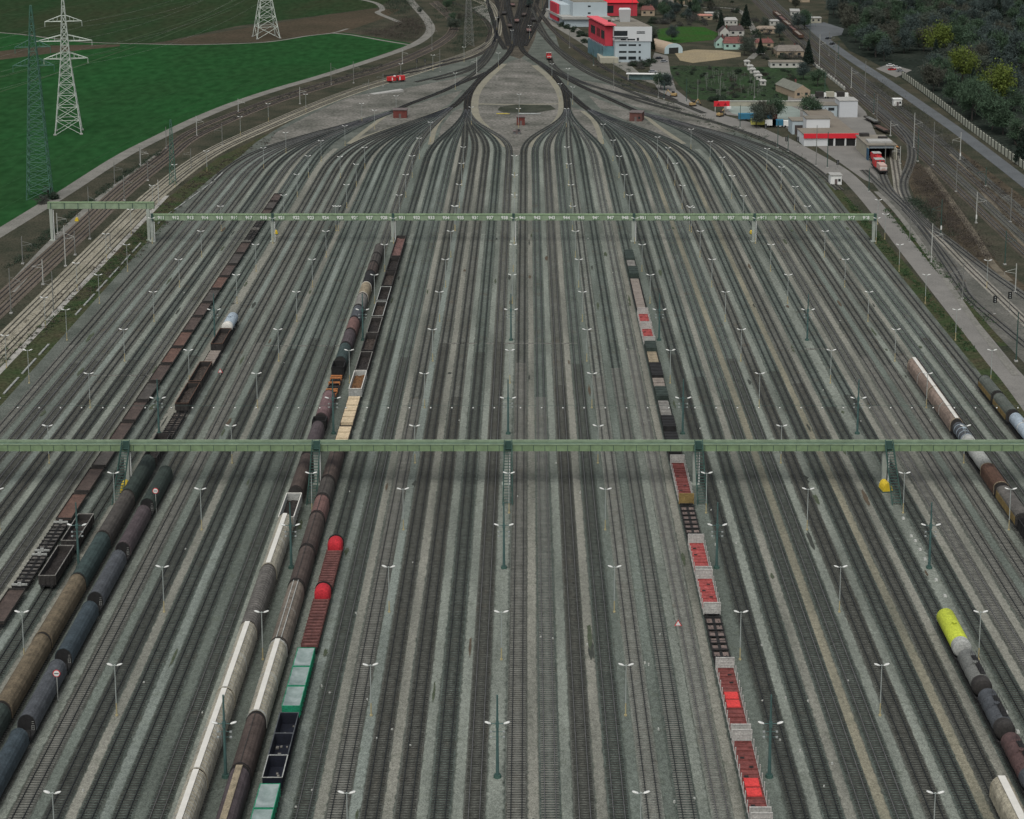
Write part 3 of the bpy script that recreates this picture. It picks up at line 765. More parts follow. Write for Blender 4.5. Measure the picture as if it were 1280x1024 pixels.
for q, (u, v) in enumerate(road_heads):
    x, y = P(u, v, 8.2)
    side = 'paved service road' if u > 600 else 'pale main line tracks'
    put('lamp', x, y, f'twin-headed lamp post beside the {side}, {ORD[(q if q < 3 else q - 3) + 1]} counted along it', f'lamp posts beside the {side}', rnd.uniform(-.2, .2))
# white lights hung on a span wire between the masts behind the near gantry
YW = 226.3 + 34.75 * 4 + 1.0
wire = thing('span_wire', 'thin wire strung across the tracks behind the near green gantry, carrying white track lights', 'cable', (0, 0, 0))
MB().tube((pil(-3), YW, 6.1), (pil(3), YW, 6.1), .025, n=4).build('wire', m_gdk, wire)
ball = None
for b_ in range(6):
    for i in range(8):
        x = trx(b_, i)
        if not inframe(x, YW, 5.7, 4): continue
        if ball is None:
            bb = MB().lathe_y([(-.2, .04), (-.12, .15), (0, .19), (.12, .15), (.2, .04)], 0, 0, 10)
            ball = bb.build('track_light', m_head, smooth=True)
            o = ball; MB().tube((0, 0, .2), (0, 0, .5), .04).build('hanger', m_gdk, ball)
        else: o = copy_tree(ball)
        o.location = (x, YW, 5.6)
        tag(o, f'small white light hanging over the {ORD[i + 1]} siding of the {bundle_name[b_]} bundle', 'track light', 'white lights in a row over the tracks')
# ------------------------------------------------------------------ wagons (local y runs along the track)
def wm(name, c, var=0.38, scale=0.7, rough=0.8, **k):
    return mat(name, c, var=var, scale=scale, rough=rough, fine=0.25, fscale=4.0, **k)
w_black = wm('underframe_black', (0.014, 0.014, 0.014))
w_brown = wm('wagon_brown', (0.060, 0.045, 0.038)); w_brown2 = wm('wagon_redbrown', (0.095, 0.056, 0.043)); w_brown3 = wm('wagon_greybrown', (0.055, 0.050, 0.044))
w_dark = wm('wagon_dark', (0.030, 0.028, 0.026)); w_rust = wm('rust', (0.075, 0.042, 0.028)); w_load = wm('dark_load', (0.022, 0.019, 0.017), scale=1.5, var=.6)
w_coal = wm('scrap_load', (0.045, 0.036, 0.03), scale=1.8, var=.7)
w_teal = wm('wagon_teal', (0.032, 0.050, 0.047)); w_ochre = wm('wagon_ochre', (0.112, 0.090, 0.058)); w_dkgreen = wm('wagon_green', (0.027, 0.038, 0.032))
w_slate = wm('wagon_slate', (0.058, 0.064, 0.070)); w_slate2 = wm('wagon_bluegrey', (0.034, 0.048, 0.056)); w_mauve = wm('wagon_mauve', (0.13, 0.082, 0.082)); w_plum = wm('wagon_plum', (0.060, 0.048, 0.050))
w_tan = wm('wagon_tan', (0.22, 0.185, 0.125)); w_cream = wm('wagon_cream', (0.27, 0.25, 0.19)); w_white = mat('roof_white', (0.55, 0.54, 0.49), var=0.08, scale=0.6, rough=0.6)
w_grey = wm('wagon_grey', (0.155, 0.150, 0.135)); w_lgrey = wm('wagon_lightgrey', (0.30, 0.31, 0.29), var=.15); w_dgrey = wm('ribbed_dark_grey', (0.085, 0.080, 0.072)); w_wall = wm('end_wall_grey', (0.36, 0.355, 0.33), var=.12)
w_red = wm('hood_red', (0.36, 0.018, 0.026), var=.15); w_redfloor = wm('floor_red', (0.145, 0.045, 0.040), var=.35, scale=0.8); w_pinkred = wm('faded_red_floor', (0.27, 0.062, 0.058), var=.35, scale=1.0)
w_brightred = wm('bright_red', (0.52, 0.045, 0.042), var=.12); w_slat = wm('cradle_maroon', (0.115, 0.050, 0.044))
w_green = wm('container_green', (0.012, 0.20, 0.105), var=.2); w_navy = wm('container_navy', (0.006, 0.008, 0.015)); w_tarp = mat('grey_tarpaulin', (0.30, 0.35, 0.34), c2=(0.11, 0.16, 0.145), scale=.35, rough=.6)
w_lime = wm('tank_lime', (0.40, 0.46, 0.045), var=.12); w_steel = wm('tank_grey', (0.13, 0.135, 0.125), var=.25); w_blue = wm('tank_paleblue', (0.30, 0.36, 0.40), var=.15); w_maroon = wm('tank_maroon', (0.075, 0.045, 0.042))
w_wood = wm('pale_timber', (0.47, 0.38, 0.25), var=.15); w_woodg = wm('grey_timber', (0.19, 0.165, 0.14), var=.25); w_orange = wm('orange_rack', (0.33, 0.13, 0.045), var=.2); w_ysteel = wm('yellowbrown_side', (0.19, 0.135, 0.05))
w_pink = wm('redbrown_faded', (0.13, 0.075, 0.066))

def wheel_mb(b, x, y, r=.46):
    n = 12
    for s in (x - .06, x + .06): pass
    vs = [(x - .06, y + r * cos(2 * pi * i / n), .37 + r + r * sin(2 * pi * i / n)) for i in range(n)] + [(x + .06, y + r * cos(2 * pi * i / n), .37 + r + r * sin(2 * pi * i / n)) for i in range(n)]
    b.add(vs, [(i, (i + 1) % n, n + (i + 1) % n, n + i) for i in range(n)] + [tuple(range(n))[::-1], tuple(range(n, 2 * n))])
_RG = {}
def running_gear(o, L, w=2.5, four=False, um=None, zt=1.25):
    um = um or w_black
    b = MB(); b.box(-w / 2, -w / 2 + .2, -L / 2, L / 2, .95, zt); b.box(w / 2 - .2, w / 2, -L / 2, L / 2, .95, zt)
    b.box(-w / 2 + .2, w / 2 - .2, -L / 2, -L / 2 + .3, .95, zt); b.box(-w / 2 + .2, w / 2 - .2, L / 2 - .3, L / 2, .95, zt); b.box(-.25, .25, -L / 2 + .3, L / 2 - .3, .9, zt - .05)
    for q in range(1, 6): b.box(-w / 2 + .2, w / 2 - .2, -L / 2 + L * q / 6 - .1, -L / 2 + L * q / 6 + .1, .95, zt - .06)
    b.build('underframe', um, o)
    key = four
    if key not in _RG:
        b = MB()
        ys = (0,) if four else (-.9, .9)
        for y in ys:
            for s in (-.78, .78): wheel_mb(b, s, y)
            b.tube((-.75, y, .83), (.75, y, .83), .09, n=6)
        hl = .55 if four else 1.45
        for s in (-1, 1): b.box(s * 1.0 - .08, s * 1.0 + .08, -hl, hl, .72, 1.0)
        if not four: b.box(-.92, .92, -.15, .15, .75, .98)
        _RG[key] = b
    wy = L * .30 if four else L / 2 - 2.2
    if L < 9: wy = L * .28
    nm = 'axle' if four else 'bogie'
    if key not in _RGO:
        m0 = _RG[key].build(nm, w_black, o); _RGO[key] = m0
    else:
        m0 = bpy.data.objects.new(nm, _RGO[key].data); link(m0, o)
    m0.location = (0, wy, 0)
    m1 = bpy.data.objects.new(nm, m0.data); link(m1, o); m1.location = (0, -wy, 0)
    for e in (-1, 1):
        for s in (-.87, .87):
            if 'b' not in _RGO:
                _RGO['b'] = MB().tube((0, -.05, 0), (0, .42, 0), .11, .13, 8).tube((0, .42, 0), (0, .5, 0), .24, .22, 10).build('buffer', w_black, o)
                q = _RGO['b']
            else:
                q = bpy.data.objects.new('buffer', _RGO['b'].data); link(q, o)
            q.location = (s, e * (L / 2 + .05), 1.08)
            if e < 0: q.rotation_euler = (0, 0, pi)
_RGO = {}

WG = {}
def wag(x, dn, df, label, cat='freight wagon', group=None, name='freight_wagon', gap=0.62):
    """empty for a wagon between distances dn (near) and df (far)"""
    o = thing(name, label, cat, (x, (dn + df) / 2, 0), 0, group)
    return o, (df - dn) - 2 * gap

def flat(x, dn, df, label, m, group, ends=True, load=None):
    o, L = wag(x, dn, df, label, 'flat wagon', group, 'flat_wagon')
    running_gear(o, L, 2.6, four=True)
    b = MB(); n = int(L / 0.62)
    for k in range(n):
        y0 = -L / 2 + L * k / n; b.box(-1.42, 1.42, y0 + .012, y0 + L / n - .012, 1.26, 1.34 + (k % 3) * .004)
    b.build('deck', m, o)
    b = MB()
    for s in (-1, 1): b.box(s * 1.45 - .025, s * 1.45 + .025, -L / 2, L / 2, 1.1, 1.62)
    b.build('side_board', w_brown3, o)
    b = MB()
    for e in (-1, 1): b.box(-1.42, 1.42, e * (L / 2 - .03) - .03, e * (L / 2 - .03) + .03, 1.34, 1.72)
    b.build('end_board', w_dark, o)
    return o

def stakeflat(x, dn, df, label, m, group, endm=None, slats=8, slm=None, zt=1.3):
    """skeleton flat wagon with cross bolsters"""
    o, L = wag(x, dn, df, label, 'flat wagon', group, 'flat_wagon')
    running_gear(o, L, 2.7, um=m, zt=zt)
    b = MB(); n = slats
    for k in range(n):
        y = -L / 2 + L * (k + .5) / n
        b.box(-1.2, 1.2, y - L / n * .33, y + L / n * .33, zt - .20, zt - .08)
    b.build('floor_panels', slm or w_dgrey, o)
    for k in range(n + 1):
        y = -L / 2 + .12 + (L - .24) * k / n
        if k == 0: q0 = MB().box(-1.4, 1.4, -.09, .09, zt, zt + .16).build('cross_beam', m, o); q = q0
        else: q = bpy.data.objects.new('cross_beam', q0.data); link(q, o)
        q.location = (0, y, 0)
    if endm:
        for e in (-1, 1):
            bb = MB().box(-1.35, 1.35, e * (L / 2 - .1) - .1, e * (L / 2 - .1) + .1, zt + .165, zt + .5)
            bb.box(-.3, .3, e * (L / 2 - .1) - .14, e * (L / 2 - .1) + .14, zt + .1, zt + .75)
            bb.build('end_rail', endm, o)
    return o

def gondola(x, dn, df, label, m, group, h=2.9, rim=None, load=w_load, lh=1.7, w=2.85, ribs=7, partitions=0, inner=None):
    o, L = wag(x, dn, df, label, 'open wagon', group, 'open_wagon')
    running_gear(o, L, 2.5, four=L < 11)
    b = MB(); t = .09; hw = w / 2
    for s in (-1, 1):
        b.box(s * hw - (t if s > 0 else 0), s * hw + (0 if s > 0 else t), -L / 2, L / 2, 1.26, h)
        for k in range(ribs + 1):
            y = -L / 2 + .1 + (L - .2) * k / ribs
            xx = s * (hw + .055); b.box(xx - .052, xx + .052, y - .07, y + .07, 1.2, h - .1)
    b.build('side_wall', m, o)
    for e in (-1, 1):
        bb = MB(); ye = e * (L / 2 - t / 2)
        bb.box(-hw + t, hw - t, ye - t / 2, ye + t / 2, 1.26, h)
        for k in range(4):
            xx = -hw + .25 + (w - .5) * k / 3; bb.box(xx - .06, xx + .06, e * (L / 2 + .05) - .05, e * (L / 2 + .05) + .05, 1.2, h - .1)
        bb.build('end_wall', m, o)
    b = MB(); hw2 = hw + .03
    for s in (-1, 1): b.box(s * hw - .085, s * hw + .085, -L / 2 - .03, L / 2 + .03, h + .002, h + .12)
    for e in (-1, 1): b.box(-hw + .086, hw - .086, e * L / 2 - .08, e * L / 2 + .08, h + .002, h + .12)
    for k in range(partitions):
        y = -L / 2 + L * (k + 1) / (partitions + 1); b.box(-hw + .086, hw - .086, y - .1, y + .1, 1.4, h + .10)
    b.build('rim', rim or m, o)
    N, Mx = 14, 5
    r = random.Random(int(dn * 10)); vs = []; fs = []
    for a in range(N + 1):
        for c in range(Mx + 1):
            vs.append((-hw + t + (w - 2 * t) * c / Mx, -L / 2 + t + (L - 2 * t) * a / N, lh + r.uniform(-.25, .25)))
    for a in range(N):
        for c in range(Mx):
            i = a * (Mx + 1) + c; fs.append((i, i + 1, i + Mx + 2, i + Mx + 1))
    MB().add(vs, fs).build('load', load, o)
    return o

def arch(w, z0, ze, zt, n=9, p=2.0):
    """body cross-section: straight sides up to ze, rounded top to zt"""
    pts = [(w / 2, z0)]
    for k in range(n):
        a = pi * k / (n - 1); pts.append((w / 2 * cos(a) if p == 2 else w / 2 * np.sign(cos(a)) * abs(cos(a)) ** (2 / p), ze + (zt - ze) * sin(a) ** (2 / p)))
    pts.append((-w / 2, z0))
    return [(float(a), float(b)) for a, b in pts]

def covered(x, dn, df, label, m, group, w=2.85, ze=2.9, zt=4.1, strip=None, stripw=.8, hoops=0, hoopm=None, ribs=0, lines=0, linem=None, side=None, gap=.5, z0=1.27, dark=None, p=2.0, seams=True, endw=None):
    o, L = wag(x, dn, df, label, 'covered wagon', group, 'covered_wagon', gap)
    running_gear(o, L + .2, 2.5, four=L < 11)
    prof = arch(w, z0, ze, zt, p=p)
    MB().extr(prof, -L / 2, L / 2).build('body', m, o)
    big = lambda d: [(px_ * (1 + 2 * d / w), z0 if z_ == z0 else ze + (z_ - ze) * (1 + d / (zt - ze)) + 0) for px_, z_ in prof]
    for e in (-1, 1):
        y = e * (L / 2 - .12); MB().extr(big(.07), y - .1, y + .1).build('end_band', dark or w_black, o)  # default black paints the shadow of the gap between wagons onto the bands
        y = e * (L / 2 + .02); MB().extr([(p[0] * .97, p[1] - .04) for p in prof], y - .015, y + .015).build('end_wall', endw or w_dark, o)
    for k in range(hoops):
        y = -L / 2 + L * (k + 1) / (hoops + 1); MB().extr(big(.06), y - .09, y + .09).build('hoop', hoopm or m, o)
    if ribs:
        b = MB()
        for k in range(ribs):
            y = -L / 2 + L * (k + .5) / ribs
            b.extr(big(.035), y - .045, y + .045)
        b.build('ribs', hoopm or m, o)
    if strip:
        MB().box(-stripw / 2, stripw / 2, -L / 2 + .02, L / 2 - .02, zt + .02, zt + .13).build('roof_walkway', strip, o)
    if lines:
        b = MB()
        for q in range(lines):
            xx = (-.32, .45)[q] if lines == 2 else 0
            b.box(xx - .06, xx + .06, -L / 2 + .1, L / 2 - .1, zt - .05, zt + .07)
        b.build('roof_rail', linem or w_dark, o)
    if side:
        for s in (-1, 1):
            MB().box(s * (w / 2 + .03) - .025, s * (w / 2 + .03) + .025, -L / 2 + .3, L / 2 - .3, z0 + .15, ze - .1).build('side_panel', side, o)
    for e in (-1, 1):   # end ladder and platform
        b = MB(); y = e * (L / 2 + .12)
        for s in (.75, 1.1): b.tube((s, y, 1.1), (s, y, ze - .1), .03, n=5)
        for k in range(5): b.tube((.75, y, 1.4 + k * .32), (1.1, y, 1.4 + k * .32), .02, n=4)
        b.build('ladder', w_lgrey, o)
    return o

def tank(x, dn, df, label, m, group, r=1.42, zc=2.62, walkway=None, bandm=None, endm=None, bands=2, gap=.75, hump=True):
    o, L = wag(x, dn, df, label, 'tank wagon', group, 'tank_wagon', gap)
    running_gear(o, L + .3, 2.4)
    a = L / 2
    MB().lathe_y([(-a, .12), (-a + .06, r * .55), (-a + .22, r * .86), (-a + .5, r), (a - .5, r), (a - .22, r * .86), (a - .06, r * .55), (a, .12)], 0, zc, 24).build('barrel', m, o, smooth=True)
    b = MB()
    for k in range(bands):
        y = -a + L * (k + 1) / (bands + 1)
        b.lathe_y([(y - .08, r + .005), (y - .08, r + .045), (y + .08, r + .045), (y + .08, r + .005)], 0, zc, 24)
    b.build('band', bandm or m, o)
    if endm:
        MB().lathe_y([(-a - .03, .12), (-a + .03, r * .575), (-a + .19, r * .885), (-a + .48, r + .025), (-a + 1.7, r + .025), (-a + 1.7, r - .02)], 0, zc, 24).build('end_cap', endm, o)
    if hump:
        MB().tube((0, 0, zc + r - .1), (0, 0, zc + r + .3), .35, .35, 12).tube((0, 0, zc + r + .3), (0, 0, zc + r + .36), .42, .42, 12).build('dome', bandm or m, o)
    if walkway:
        b = MB().box(-.05, .75, -a * .65, a * .45, zc + r + .1, zc + r + .16)
        for q in range(6):
            y = -a * .65 + a * 1.1 * q / 5
            for s in (-.05, .75): b.tube((s, y, zc + r + .1), (s, y, zc + r + .9), .025, n=4)
        for s in (-.05, .75): b.tube((s, -a * .65, zc + r + .9), (s, a * .45, zc + r + .9), .03, n=4)
        b.build('walkway', walkway, o)
    b = MB()
    for s in (-.3, .3): b.tube((1.15 + .15, s, 1.1), (.9, s, zc + r * .8), .03, n=4)
    for k in range(6): b.tube((1.3 - .07 * k, -.3, 1.3 + .4 * k), (1.3 - .07 * k, .3, 1.3 + .4 * k), .02, n=4)
    b.build('ladder', w_lgrey, o)
    b = MB()
    for e in (-1, 1):
        y = e * a * .6
        b.hexa([(-1.1, y - .2, 1.25), (1.1, y - .2, 1.25), (1.1, y + .2, 1.25), (-1.1, y + .2, 1.25)], [(-1.25, y - .2, 2.0), (1.25, y - .2, 2.0), (1.25, y + .2, 2.0), (-1.25, y + .2, 2.0)])
    b.build('saddle', w_black, o)
    return o

def coilwagon(x, dn, df, label, group):
    o, L = wag(x, dn, df, label, 'coil wagon', group, 'coil_wagon')
    running_gear(o, L, 2.6)
    b = MB(); n = 15
    for k in range(n):
        y = -L / 2 + (L - 3.1) * (k + .5) / n; b.box(-1.3, 1.3, y - .26, y + .26, 1.5, 1.9)
        for s in (-1.3, 1.3): b.box(s - .08, s + .08, y - .1, y + .1, 1.3, 2.1)
    b.build('coil_cradle', w_slat, o)
    MB().box(-1.25, 1.25, -L / 2, L / 2 - 3.0, 1.26, 1.42).build('floor', w_dark, o)
    ring = arch(2.75, 1.3, 2.25, 3.55, 13); n = len(ring); secs = [(3.05, .05), (3.02, .35), (2.93, .62), (2.75, .84), (2.4, .95), (1.6, 1.0), (.9, 1.0), (.35, .95), (.15, .85)]
    b = MB(); vs = [(p[0] * q, L / 2 - yy, 1.3 + (p[1] - 1.3) * q) for yy, q in secs for p in ring]
    b.add(vs, [(j * n + i, j * n + i + 1, (j + 1) * n + i + 1, (j + 1) * n + i) for j in range(len(secs) - 1) for i in range(n - 1)] + [tuple(range((len(secs) - 1) * n, len(secs) * n))[::-1]])
    b.build('hood', w_red, o)
    MB().extr(arch(2.85, 1.3, 2.25, 3.6, 11), L / 2 - .145, L / 2).build('hood_end', w_black, o)
    return o

def bins(x, dn, df, label, m, group, n=3, cover=True, h=3.2, inner=None):
    o, L = wag(x, dn, df, label, 'container wagon', group, 'container_wagon')
    running_gear(o, L, 2.6)
    for k in range(n):
        y0 = -L / 2 + L * k / n + .06; y1 = -L / 2 + L * (k + 1) / n - .06
        b = MB(); hw = 1.38; t = .1
        bot = lambda z, d: [(-hw + d, y0 + d * .6, z), (hw - d, y0 + d * .6, z), (hw - d, y1 - d * .6, z), (-hw + d, y1 - d * .6, z)]
        # four sloping walls
        A, B = bot(1.27, .16), bot(h, 0); C, E = bot(1.37, .28), bot(h, t)
        vs = A + B + C + E
        fs = [(0, 1, 5, 4), (1, 2, 6, 5), (2, 3, 7, 6), (3, 0, 4, 7), (8, 12, 13, 9), (9, 13, 14, 10), (10, 14, 15, 11), (11, 15, 12, 8), (4, 5, 13, 12), (5, 6, 14, 13), (6, 7, 15, 14), (7, 4, 12, 15), (3, 2, 1, 0), (8, 9, 10, 11)]
        b.add(vs, fs)
        for q in range(5):
            y = y0 + .4 + (y1 - y0 - .8) * q / 4
            for s in (-1, 1): b.box(s * (hw - .02) - .05, s * (hw - .02) + .05, y - .06, y + .06, 1.5, h - .12)
        bo = b.build('container', m, o)
        if not cover:
            f = MB()
            for s in (-1, 1): f.box(s * hw - .09, s * hw + .05 * s + .0, y0 - .02, y1 + .02, h + .003, h + .09) if s > 0 else f.box(-hw - .05, -hw + .09, y0 - .02, y1 + .02, h + .003, h + .09)
            for yy in (y0, y1): f.box(-hw + .095, hw - .095, yy - .05, yy + .05, h + .003, h + .09)
            f.build('rim', w_lgrey if k == 0 else w_slate, bo)
            r = random.Random(k + int(dn)); f = MB()
            for q in range(7):
                a, c = r.uniform(-.9, .9), r.uniform(y0 + .6, y1 - .6); s = r.uniform(.1, .28); f.box(a - s, a + s, c - s, c + s * 1.4, 1.40, 1.40 + s)
            f.build('scrap', w_grey, bo)
        else:
            N = 8; vs = []; fs = []
            for a in range(N + 1):
                for c in range(N + 1):
                    e = (sin(pi * a / N) * sin(pi * c / N))
                    vs.append((-hw + .09 + (2 * hw - .18) * c / N, y0 + .1 + (y1 - y0 - .2) * a / N, h - .05 - .5 * e + .06 * sin(a * 2.1 + k)))
            for a in range(N):
                for c in range(N):
                    i = a * (N + 1) + c; fs.append((i, i + 1, i + N + 2, i + N + 1))
            MB().add(vs, fs).build('tarpaulin', w_tarp, bo, smooth=True)
    return o

def gabled(x, dn, df, label, group, bright=(), h=3.25, bays=8, rust_end=False, pinkfloor=w_redfloor):
    """stake wagon with pale end walls and red floor"""
    o, L = wag(x, dn, df, label, 'stake wagon', group, 'stake_wagon', .35)
    running_gear(o, L, 2.7, four=L < 11)
    b = MB().box(-1.36, 1.36, -L / 2 + .25, L / 2 - .25, 1.26, 1.36)
    for k in range(bays * 2 + 1):
        y = -L / 2 + .4 + (L - .8) * k / (bays * 2); b.box(-1.36, 1.36, y - .05, y + .05, 1.361, 1.47 if k % 2 else 1.60)
    r = random.Random(int(dn))
    b.build('floor', pinkfloor, o)
    for k in range(bays):
        if r.random() < .6:
            f = MB()
            y = -L / 2 + .4 + (L - .8) * (k + .3) / bays; s = r.choice((-1, 1)); f.box(s * .5 - .3, s * .5 + .3, y - .25, y + .15, 1.362, 1.44).build('floor_recess', w_black, o)
    for k in bright:
        y0 = -L / 2 + .4 + (L - .8) * k / bays
        MB().box(-1.0, 1.0, y0 + .25, y0 + (L - .8) / bays - .2, 1.362, 1.66).build('red_bundle', w_brightred, o)
    for e in (-1, 1):
        bb = MB(); y = e * (L / 2 - .12); hw = 1.38
        bb.box(-hw, hw, y - .05, y + .05, 1.2, h - .12)
        for xx in (-hw, hw): bb.box(xx - .09, xx + .09, y - .13, y + .13, 1.1, h)
        bb.box(-hw + .095, hw - .095, y - .1, y + .1, h - .115, h)
        for q in range(3):
            z = 1.6 + q * .45; bb.box(-hw + .095, hw - .095, y - .08, y + .08, z - .04, z + .04)
        bb.build('end_wall', w_ysteel if (rust_end and e < 0) else w_wall, o)
    n = bays + 1
    for k in range(1, n):
        y = -L / 2 + L * k / n
        for s in (-1, 1):
            key = 'stake'
            if key not in _RGO:
                _RGO[key] = MB().box(-.07, .07, -.08, .08, 1.15, 2.95).build('stake', w_wall, o); q = _RGO[key]
            else:
                q = bpy.data.objects.new('stake', _RGO[key].data); link(q, o)
            q.location = (s * 1.43, y, 0)
    b = MB()
    for s in (-1, 1): b.box(s * 1.40 - .03, s * 1.40 + .03, -L / 2 + .2, L / 2 - .2, 1.1, 1.5)
    b.build('side_sill', w_wall, o)
    return o

def boxload(x, dn, df, label, group, items, m=w_dkgreen):
    """flat with bulkhead boxes and loads; items (y0,y1,h,mat,name) as fractions from the near end"""
    o, L = wag(x, dn, df, label, 'flat wagon', group, 'flat_wagon')
    running_gear(o, L, 2.75, um=m)
    MB().box(-1.38, 1.38, -L / 2, L / 2, 1.255, 1.33).build('deck', w_dark, o)
    b = MB()
    for s in (-1, 1): b.box(s * 1.43 - .04, s * 1.43 + .04, -L / 2, L / 2, 1.0, 1.75)
    b.build('side_rail', m, o)
    for (a, c, h, mm, nm) in items:
        y0, y1 = -L / 2 + L * a + .04, -L / 2 + L * c - .04
        b = MB()
        if nm == 'timber_stack':
            k = max(1, int((y1 - y0) / 1.9))
            for q in range(k):
                ya = y0 + (y1 - y0) * q / k; b.box(-1.3, 1.3, ya + .16, ya + (y1 - y0) / k - .16, 1.335, h - (q % 2) * .08)
        elif nm == 'bulkhead_box':
            b.box(-1.36, 1.36, y0, y1, 1.335, h)
            for q in range(4): b.box(-1.38, 1.38, y0 + (y1 - y0) * (q + .4) / 4, y0 + (y1 - y0) * (q + .6) / 4, h + .002, h + .08)
        else:
            b.box(-1.15, 1.15, y0, y1, 1.335, h)
            for q in range(5): b.box(-1.2, 1.2, y0 + (y1 - y0) * (q + .45) / 5, y0 + (y1 - y0) * (q + .55) / 5, 1.336, h + .06)
        b.build(nm, mm, o)
    return o

def tr(b, i): return trx(b, i)
# --- leftmost train, siding 7 of the far-left bundle
x = tr(0, 6); G = 'brown flat wagons of the leftmost train'
ds = []
d = 607.0
for k in range(3): ds.append((d - 12.5, d)); d -= 12.5
for k, (a, c) in enumerate(ds): flat(x, a, c, f'brown flat wagon beyond the numbered gantry, {ORD[k + 1]} from the far tip of the leftmost train', [w_brown, w_brown3, w_brown][k], G)
for k in range(2): stakeflat(x, 535 + 17.3 * (1 - k), 535 + 17.3 * (2 - k), f'dark skeleton flat wagon with pale ends below the numbered gantry, {["farther", "nearer"][k]} of two', w_black, 'dark skeleton flat wagons', endm=w_grey)
d = 534.6
for k in range(16):
    m = w_brown2 if k in (7, 8, 3, 15) else [w_brown, w_brown3, w_brown][k % 3]
    flat(x, d - 13.78, d, f'{"reddish" if m is w_brown2 else "dull"} flat wagon, {ORD[k + 1]} below the numbered gantry, leftmost train', m, G); d -= 13.78
stakeflat(x, 299.2, 313.6, 'black skeleton flat wagon with pale end rails, next to the open wagons, farther of two', w_black, 'dark skeleton flat wagons', endm=w_lgrey)
stakeflat(x, 284.8, 298.9, 'black skeleton flat wagon with pale end rails, next to the open wagons, nearer of two', w_black, 'dark skeleton flat wagons', endm=w_lgrey)
flat(x, 270.6, 284.5, 'brown flat wagon at the left picture edge below the skeleton flats', w_brown, G)
# --- two gondolas
gondola(tr(0, 7), 300.6, 314.2, 'dark open wagon behind the light mast, farther of the short left pair', w_dark, 'short pair of dark open wagons', rim=w_grey)
gondola(tr(0, 7), 285.6, 299.6, 'dark open wagon with near end facing, nearer of the short left pair', w_dark, 'short pair of dark open wagons', rim=w_grey)
# --- train with the pale blue tank at its far end
x = tr(1, 0); G = 'mixed train left of centre, upper part'
tank(x, 436.6, 448, 'short pale blue and white tank wagon at the far tip of the dark open-wagon train', w_blue, G, endm=w_white, gap=.5)
gondola(x, 421.8, 436.4, 'dark open wagon directly below the pale blue tank', w_dark, G, rim=w_rust, load=w_coal)
boxload(x, 408.6, 421.6, 'flat wagon with grey timber slats between two dark open wagons', G, [(0, 1, 1.75, w_woodg, 'timber_stack')], w_black)
gondola(x, 392.4, 408.3, 'long dark open wagon below the grey timber slats', w_dark, G, rim=w_rust, load=w_coal)
gondola(x, 376.6, 392.2, 'dark open wagon with its near end showing above the slatted flat', w_dark, G, rim=w_rust, load=w_coal)
stakeflat(x, 358.6, 375.8, 'grey slatted skeleton flat wagon just behind the near gantry', w_black, G, slats=14, slm=w_woodg)
gondola(x, 342.4, 358.2, 'dark open wagon half hidden behind the near gantry beam', w_dark, G)
G = 'round-topped covered wagons on the left'
for k, (a, c, m, lab) in enumerate([(322.9, 342.0, w_dkgreen, 'dark green round-topped wagon just under the near gantry'), (302.8, 322.6, w_brown3, 'grey-brown round-topped wagon between two green ones'),
                                   (284.7, 302.5, w_teal, 'teal green round-topped wagon beside the open wagons'), (262.3, 284.4, w_ochre, 'ochre brown round-topped wagon below the teal one'),
                                   (240.1, 262.0, w_ochre, 'second ochre brown round-topped wagon, reaching the picture edge'), (219, 239.8, w_dkgreen, 'dark green round-topped wagon in the lower left corner')]):
    covered(x, a, c, lab, m, G, ze=2.3, zt=4.15, gap=.25, w=2.95, dark=m, seams=False)
x = tr(1, 1); G = 'dark tank-like wagons with recessed ends on the left'
for k, (a, c, m, lab) in enumerate([(318.0, 336.6, w_dkgreen, 'dark greenish tank wagon, top one of the recessed-end row'), (297.4, 315.9, w_plum, 'plum brown tank wagon, second from the top of the recessed-end row'),
                                   (276.8, 295.2, w_slate, 'slate grey tank wagon, third from the top of the recessed-end row'), (256.2, 274.5, w_slate2, 'blue grey tank wagon, fourth from the top of the recessed-end row'),
                                   (235.6, 253.9, w_slate, 'grey tank wagon behind the round red-rimmed sign'), (214.5, 233.0, w_slate2, 'blue-black tank wagon in the lower left corner of the yard')]):
    a += 1.3
    o = covered(x, a, c, lab, m, G, ze=2.2, zt=3.75, w=2.7, gap=.0, dark=m, endw=w_black)
    MB().box(-1.3, 1.3, -(c - a) / 2 - 2.2, -(c - a) / 2 - .12, 1.0, 1.35).box(-1.2, -1.1, -(c - a) / 2 - 2.2, -(c - a) / 2 - 2.1, 1.35, 2.4).box(1.1, 1.2, -(c - a) / 2 - 2.2, -(c - a) / 2 - 2.1, 1.35, 2.4).box(-1.09, 1.09, -(c - a) / 2 - 2.18, -(c - a) / 2 - 2.12, 2.3, 2.4).build('platform', w_black, o)
